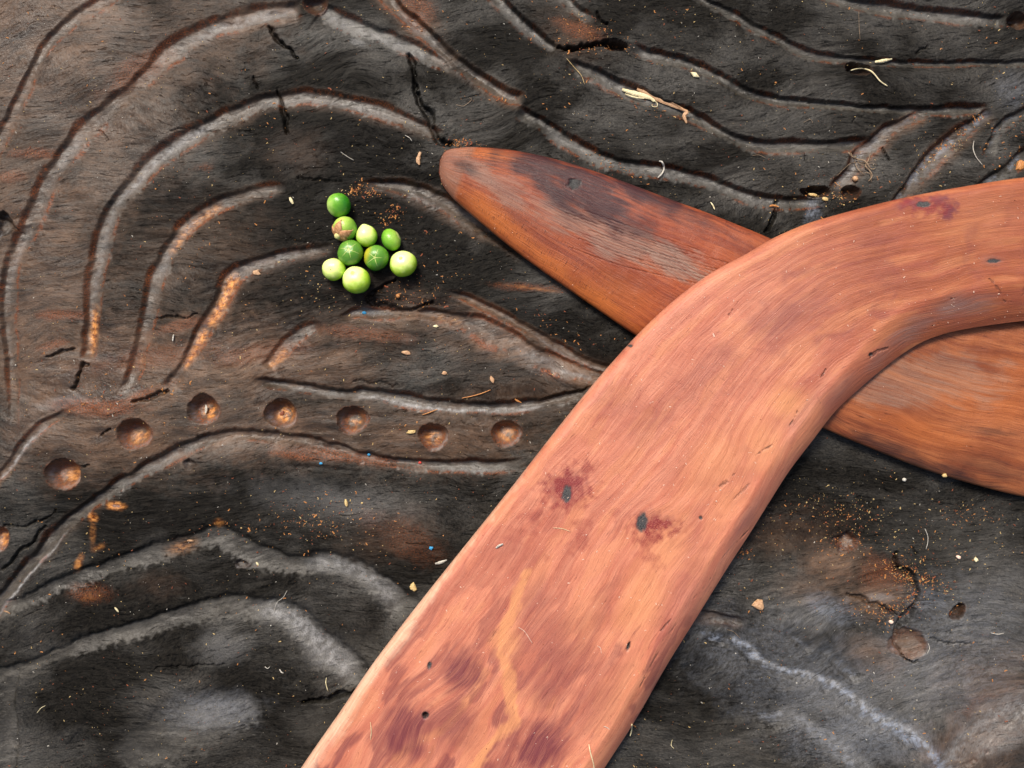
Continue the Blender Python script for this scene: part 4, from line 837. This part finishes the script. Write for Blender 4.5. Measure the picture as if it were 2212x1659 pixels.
sliver('wood_splinter', [(1071,1184),(1078,1179),(1087,1175)], 5, M_white, "pale sliver on the pink boomerang near its left edge", "splinter", g1, th=2)
sliver('wood_splinter', [(940,1218),(952,1215),(965,1210)], 6, M_white, "pale curved sliver on the black board just left of the pink boomerang", "splinter", g1, th=2)
chip('blue_fleck', 931, 1184, 5, 4, 3, 0, M_blue, "blue fleck on the black board left of the pink boomerang", "fleck")
chip('blue_fleck', 787, 675, 4.5, 3.5, 2.5, 0, M_blue, "blue fleck on the scuffed rim below the fruits", "fleck")
chip('blue_fleck', 797, 982, 3.5, 3, 2.5, 0, M_blue, "blue fleck in the brown strip below the hollows", "fleck")
chip('blue_fleck', 693, 954+55-8, 3.5, 2.5, 2, 0, M_blue, "blue fleck in the long groove under the fourth hollow", "fleck")
chip('red_fleck', 907, 999, 3.5, 3, 2.5, 0, M_redfl, "red fleck under the sixth hollow", "fleck")
chip('small_stone', 1639, 1308, 14, 12, 7, 20, M_tan, "tan lump of dirt on the board right of the pink boomerang", "lump", sharp=.4)
chip('small_stone', 1924, 1343, 5.5, 5, 5, 20, M_grit, "pale pink grain at the edge of the dark ledge", "grain", sharp=.15, smooth=True)
chip('small_stone', 1953, 1036, 4.5, 4, 4, 20, M_white, "white grain under the lower edge of the dark boomerang", "grain", sharp=.2, smooth=True)
chip('small_stone', 2040, 1027, 5, 5, 5, 20, M_gold, "yellowish grain touching the lower edge of the dark boomerang", "grain", sharp=.2)
chip('small_stone', 2070, 1203, 5.5, 4, 4, 20, M_grit, "pinkish grain above the knot hole in the lower right", "grain", sharp=.2)
chip('small_stone', 2108, 1209, 5, 5, 4, 20, M_straw, "cream grain farthest right on the grainy patch", "grain", sharp=.2)
g2 = "loose hairs and fibres"
F = [([(1998,1142),(2004,1158),(2004,1172),(2000,1187)],2.0,M_white,"pale curved hair standing over the lower right grain"),([(2005,1390),(2008,1400),(2003,1412)],2.0,M_white,"short pale hair in the shallow bowl at lower right"),
     ([(2140,1367),(2155,1370),(2168,1368)],2.2,M_white,"short pale hair at the far right of the lower board"),([(2104,304),(2102,320),(2108,338),(2122,356)],2.4,M_white,"pale bowed hair beside the bluish groove at the right"),
     ([(1365,1564),(1364,1578),(1361,1590)],4.0,M_straw,"short cream sliver touching the lower right edge of the pink boomerang"),([(1272,1608),(1276,1628),(1282,1650),(1284,1672)],3.0,M_straw,"cream fibre at the bottom edge of the pink boomerang"),
     ([(1304,1569),(1312,1572),(1322,1580)],2.2,M_white,"pale bent hair low on the pink boomerang near its right edge"),([(800,1560),(802,1580),(800,1598)],2.0,M_straw,"thin cream hair low on the pink boomerang near its left edge"),
     ([(1120,1355),(1134,1365),(1150,1390)],1.6,M_grit,"fine pink hair in the middle of the pink boomerang"),([(1224,126),(1240,145),(1255,162),(1263,182)],1.8,M_gold,"golden hair curving across the groove at top centre"),
     ([(985,226),(1000,229),(1012,222),(1019,215),(1014,211)],2.0,M_root,"hooked brown hair above the tip of the dark boomerang"),([(875,292),(885,298),(890,305)],2.2,M_white,"short white hair above the fruits near the crack"),
     ([(736,328),(750,338),(764,346)],1.6,M_white,"fine white hair in the black patch above the fruits"),([(592,1322),(598,1302),(612,1290),(620,1276)],1.6,M_white,"wavy pale hair on the lower left facet"),
     ([(705,1464),(704,1476),(708,1492)],2.6,M_straw,"cream hair standing near the crack at lower left"),([(80,1540),(88,1530),(98,1524)],1.8,M_straw,"straight cream hair at the far lower left"),
     ([(572,1440),(578,1444),(583,1440)],2.4,M_white,"tiny white curl on the lower left board"),([(604,1446),(608,1452),(612,1454)],3.0,M_white,"tiny white grain shaped curl right of the other curl"),
     ([(1535,437),(1540,444),(1544,453)],3.4,M_straw,"cream chip shaped fibre above the dark boomerang"),([(375,723),(374,730),(373,737)],4.0,M_white,"white upright sliver between the third and fourth arcs"),
     ([(1735,265),(1750,258),(1756,266)],1.6,M_root,"tiny brown curl in the second channel from the right"),([(1625,300+36),(1640,335),(1655,342)],1.5,M_root,"faint brown hair under the lowest right channel"),
     ([(1855,455-430),(1856,60),(1858,86)],1.4,M_root,"faint vertical hair at the top right"),([(1570,1350+10),(1585,1365),(1600,1380)],1.4,M_root,"faint brown hair near the bluish ridge"),
     ([(1290,1395),(1297,1400),(1299,1412)],1.4,M_grit,"pink hair crossing the middle right of the pink boomerang"),([(1195,1140),(1215,1142),(1232,1148)],1.4,M_straw,"fine straw hair between the two dark knots of the pink boomerang"),
     ([(1452,1598),(1450,1610),(1456,1617)],1.8,M_straw,"fine cream hair right of the pink boomerang near the bottom"),([(1378,1448),(1382,1456),(1386,1470)],1.3,M_gold,"golden hair along the right shoulder of the pink boomerang")]
for pts, w_, mt, lb in F: fibre('loose_hair' if w_ < 2.5 else 'loose_fibre', pts, w_, mt, lb, "hair" if w_ < 2.5 else "fibre", g2)
# tangle of rootlets near the right hand hollow
RT = [([(1832,328),(1840,338),(1852,344),(1868,348),(1880,364)],4,"flattened brown rootlet crossing the tangle from upper left"),([(1838,330),(1846,348),(1852,364),(1868,378)],2.5,"thin rootlet running down the left of the tangle"),
      ([(1880,332),(1876,346),(1870,358),(1878,368),(1884,380),(1876,392)],3.5,"forked rootlet at the right of the tangle"),([(1886,344),(1874,350),(1860,352),(1840,352),(1826,362),(1808,380)],1.8,"long thin rootlet trailing to the lower left of the tangle"),
      ([(1878,362),(1886,366),(1892,362)],2.5,"stubby rootlet tip at the right of the tangle"),([(1868,372),(1880,376),(1882,394)],2.5,"rootlet drooping from the bottom of the tangle"),([(1850,345),(1862,356),(1880,352),(1896,356)],1.6,"wiry rootlet lying level through the tangle")]
for pts, w_, lb in RT: fibre('rootlet', pts, w_, M_root, lb, "rootlet", "tangled rootlets by the right knot hole", lift=2)
chip('insect_shell', 1756, 421, 10, 4, 3, 10, M_gold, "gold crescent husk in the knot hole below the rootlets", "husk")
chip('wood_chip', 1768+15, 430, 7, 4, 3, 10, M_gold, "gold crumb between the two knot holes", "wood chip")
chip('wood_chip', 1716, 428, 6, 3.5, 3, 10, M_gold, "gold crumb at the right end of the lowest channel", "wood chip")
sliver('bark_curl', [(1662,446),(1670,444),(1682,447)], 5, M_orange, "orange curl at the top of the crack above the dark boomerang", "bark curl")
sliver('bark_curl', [(908,388-60),(903,345),(906,356)], 8, M_tan, "brownish curl in the smooth hollow right of the fruits", "bark curl", th=1.5)
for pts, w_, mt, lb in [([(972,897-20),(1000,866),(1060,842)],0,None,None)]: pass
fibre('orange_fibre', [(998,860),(1018,856),(1040,850),(1060,842)], 3, M_orange, "orange fibre above the white edged groove", "fibre")
fibre('orange_fibre', [(912,896),(925,892),(945,884)], 3, M_orange, "orange fibre below the white edged groove", "fibre")
sliver('wood_splinter', [(1112,862),(1118,866),(1126,870)], 4, M_orange, "orange splinter at the right end of the white edged groove", "splinter", g1)
sliver('wood_splinter', [(8,1320),(16,1322),(22,1326)], 3.5, M_tan, "tan splinter at the left edge in the lower long groove", "splinter", g1)
sliver('wood_splinter', [(248,1312),(253,1318),(256,1322)], 4.5, M_straw, "cream bent splinter on the lower left strip", "splinter", g1)
sliver('wood_splinter', [(404,1168),(410,1168),(418,1169)], 5, M_tan, "tan splinter on the rim of the lower left facet", "splinter", g1)
sliver('wood_splinter', [(554,1214),(556,1218),(559,1221)], 5, M_straw, "cream seed sized splinter on the lower left facet", "splinter", g1)
chip('wood_chip', 893, 1289-20, 8, 9, 4, 30, M_gold, "gold brown crumb beside the grey facet left of the pink boomerang", "wood chip", sharp=.4)

# ------------------------------------------------------------------ sawdust and grit: nobody could count it
def dust(name, mat, places, label, size=(1.4, 3.4), curl=0.25, seed=1, cat="sawdust", zf=None):
    r = random.Random(seed); vs, fs = [], []
    for (x, y, h) in places:
        s = (size[0]+(size[1]-size[0])*r.random()**1.8)*(1.9 if r.random() < .05 else 1.0)*.92; a = r.random()*6.28; b = len(vs)
        if r.random() < curl:      # a curled shaving
            L = s*1.9; w = s*.33; n = 3
            k = r.uniform(-1.3, 1.3)
            for i in range(n+1):
                t = i/n-.5; ang = a+k*t*1.6; cx_ = x+math.cos(a)*L*t-math.sin(a)*k*L*t*t; cy_ = y+math.sin(a)*L*t+math.cos(a)*k*L*t*t
                for q, dz in ((-1, .1), (0, .9), (1, .1)): vs.append(W(cx_-math.sin(ang)*w*q, cy_+math.cos(ang)*w*q, h+.3+dz*s*.35))
            for i in range(n):
                for q in range(2): fs.append((b+i*3+q, b+i*3+q+1, b+i*3+4+q, b+i*3+3+q))
                fs.append((b+i*3, b+i*3+3, b+i*3+5, b+i*3+2))
        else:
            e = r.uniform(.45, 1.0)
            for j in range(5):
                t = a+6.283*j/5; u, v = math.cos(6.283*j/5)*s*.5, math.sin(6.283*j/5)*s*.5*e
                vs.append(W(x+u*math.cos(a)-v*math.sin(a), y+u*math.sin(a)+v*math.cos(a), h+r.uniform(-.1, .35)*s))
            vs.append(W(x, y, h+s*r.uniform(.4, .75))); vs.append(W(x, y, h-s*.3))
            for j in range(5): fs += [(b+j, b+5, b+(j+1) % 5), (b+(j+1) % 5, b+6, b+j)]
    o = poly_mesh(name, vs, fs, mat, smooth=False); tag(o, label, cat, None, 'stuff'); return o
def scatter(n, seed, spots=(), wide=None):
    r = random.Random(seed); out = []
    nfield = gn
    while len(out) < n:
        x, y = r.uniform(-60, 2270), r.uniform(-60, 1720)
        if r.random() > .35+1.1*float(gn(np.array([x/150]), np.array([y/150]), seed)[0]): continue
        if inside(OUT1, x, y) or inside(OUT2, x, y): continue
        out.append((x, y, ground(x, y)))
    for (x0, y0, sx, sy, ang, k) in spots:
        c, s = math.cos(R(ang)), math.sin(R(ang))
        for _ in range(k):
            u, v = r.gauss(0, sx), r.gauss(0, sy); x, y = x0+u*c-v*s, y0+u*s+v*c
            if inside(OUT1, x, y) or inside(OUT2, x, y): continue
            out.append((x, y, ground(x, y)))
    return out
S_or = [(772,408,16,8,-20,40),(800,414,18,8,0,30),(855,458,12,8,0,30),(840,470,14,8,0,12),(835,484,9,3,0,14),(985,308,26,6,5,60),(1050,214,45,4,0,18),(1240,96,50,12,10,40),(1290,62,50,14,25,50),(1330,100,30,8,0,20),
        (1320,350,60,8,30,40),(1400,640,60,60,0,0),(930,590,40,40,0,20),(880,30,40,20,45,30),(500,1140,40,14,0,25),(700,1130,60,30,0,70),(640,1120,50,30,0,30),(1950,1240,24,14,40,80),(1975,1245,30,10,15,120),(1955,1300,40,18,-30,100),(1900,1320,40,12,10,70),
        (1830,1175,24,12,0,80),(1830,1110,60,14,10,50),(2080,1110,40,16,0,40),(2074,1322,10,8,0,30),(1780,1140,70,30,0,50),(1990,1180,80,50,0,60),(1585,1190,20,14,0,20),(1610,1192,12,3,0,16),
        (2030,330,40,10,-42,60),(2080,290,30,10,-42,50),(2110,262,20,6,-40,20),(1820,400,40,16,0,40),(2170,300,30,30,0,40),(1790,425,30,8,0,30),(360,842,30,8,-20,24),(200,860,50,20,0,40),(860,640,40,14,0,30),(900,655,50,8,5,30),(1180,690,80,12,28,20),(440,540,8,60,30,12),(1430,245,40,8,20,20)]
dust('sawdust', M_orange, scatter(700, 11, S_or), "orange sawdust and curls strewn in the grooves and over the dark board", (1.1, 3.6), .4, 2)
dust('sawdust', M_rust, scatter(1200, 12, [(x, y, a, b, c, int(k*.7)) for x, y, a, b, c, k in S_or]), "rust red wood dust strewn over the dark board", (1.0, 3.0), .3, 3)
S_go = [(2080,300,50,9,-42,70),(2030,335,40,8,-42,60),(1830,1110,110,30,8,90),(1970,1245,50,20,25,90),(1940,1310,50,20,0,70),(2060,1180,90,50,0,90),(1800,1070,60,30,0,40),(720,1130,70,30,0,40),(230,1200,80,50,0,20),(700,640,90,20,20,50),(800,430,70,40,0,40),(1700,1290,150,90,0,60),(2020,1450,150,80,0,60),(1790,425,40,9,0,30),(1530,150,160,60,20,60),(1940,330,90,40,0,40)]
dust('wood_grit', M_gold, scatter(900, 13, S_go), "yellow wood grit scattered on the dark board", (1.2, 3.0), .2, 4)
dust('wood_grit', M_gold, scatter(1500, 31), "very fine golden dust spread evenly over the whole dark board", (0.8, 1.9), .1, 9)
dust('pale_grit', M_white, scatter(620, 14, [(1700,1500,300,120,0,60),(1950,1100,200,60,0,20)]), "fine white grains scattered on the dark board", (1.1, 2.5), .15, 5)
# grit on the boomerangs
def on_top(top, pxs, pys, fs_, n, seed, dens=None, avoid=None):
    r = random.Random(seed); out = []; ns, nt = pxs.shape
    while len(out) < n:
        i, j = r.randrange(ns), r.randrange(nt)
        x, y = float(pxs[i, j]), float(pys[i, j])
        if not (-40 < x < 2250 and -40 < y < 1700) or not (.03 < fs_[0, j] < .97): continue
        if avoid is not None and inside(avoid, x, y): continue
        if dens and r.random() > dens(x, y): continue
        out.append((x, y, float(top[i, j, 2]/PX)))
    return out
dens1 = lambda x, y: np.interp(y, [400, 900, 1200, 1659], [.18, .35, .75, 1.0])
dust('pale_grit', M_grit, on_top(top1, px1, py1, f1_, 800, 21, dens1), "pale pink sanding grit lying on the pink boomerang", (1.1, 2.6), .3, 6, "sawdust")
dust('dark_grit', M_rust, on_top(top1, px1, py1, f1_, 260, 22, dens1), "dark red specks lying on the pink boomerang", (1.1, 2.3), .2, 7, "sawdust")
dust('pale_grit', M_grit, on_top(top2, px2, py2, f2_, 60, 23, avoid=OUT1), "few pale grains lying on the dark boomerang", (1.0, 2.0), .2, 8, "sawdust")
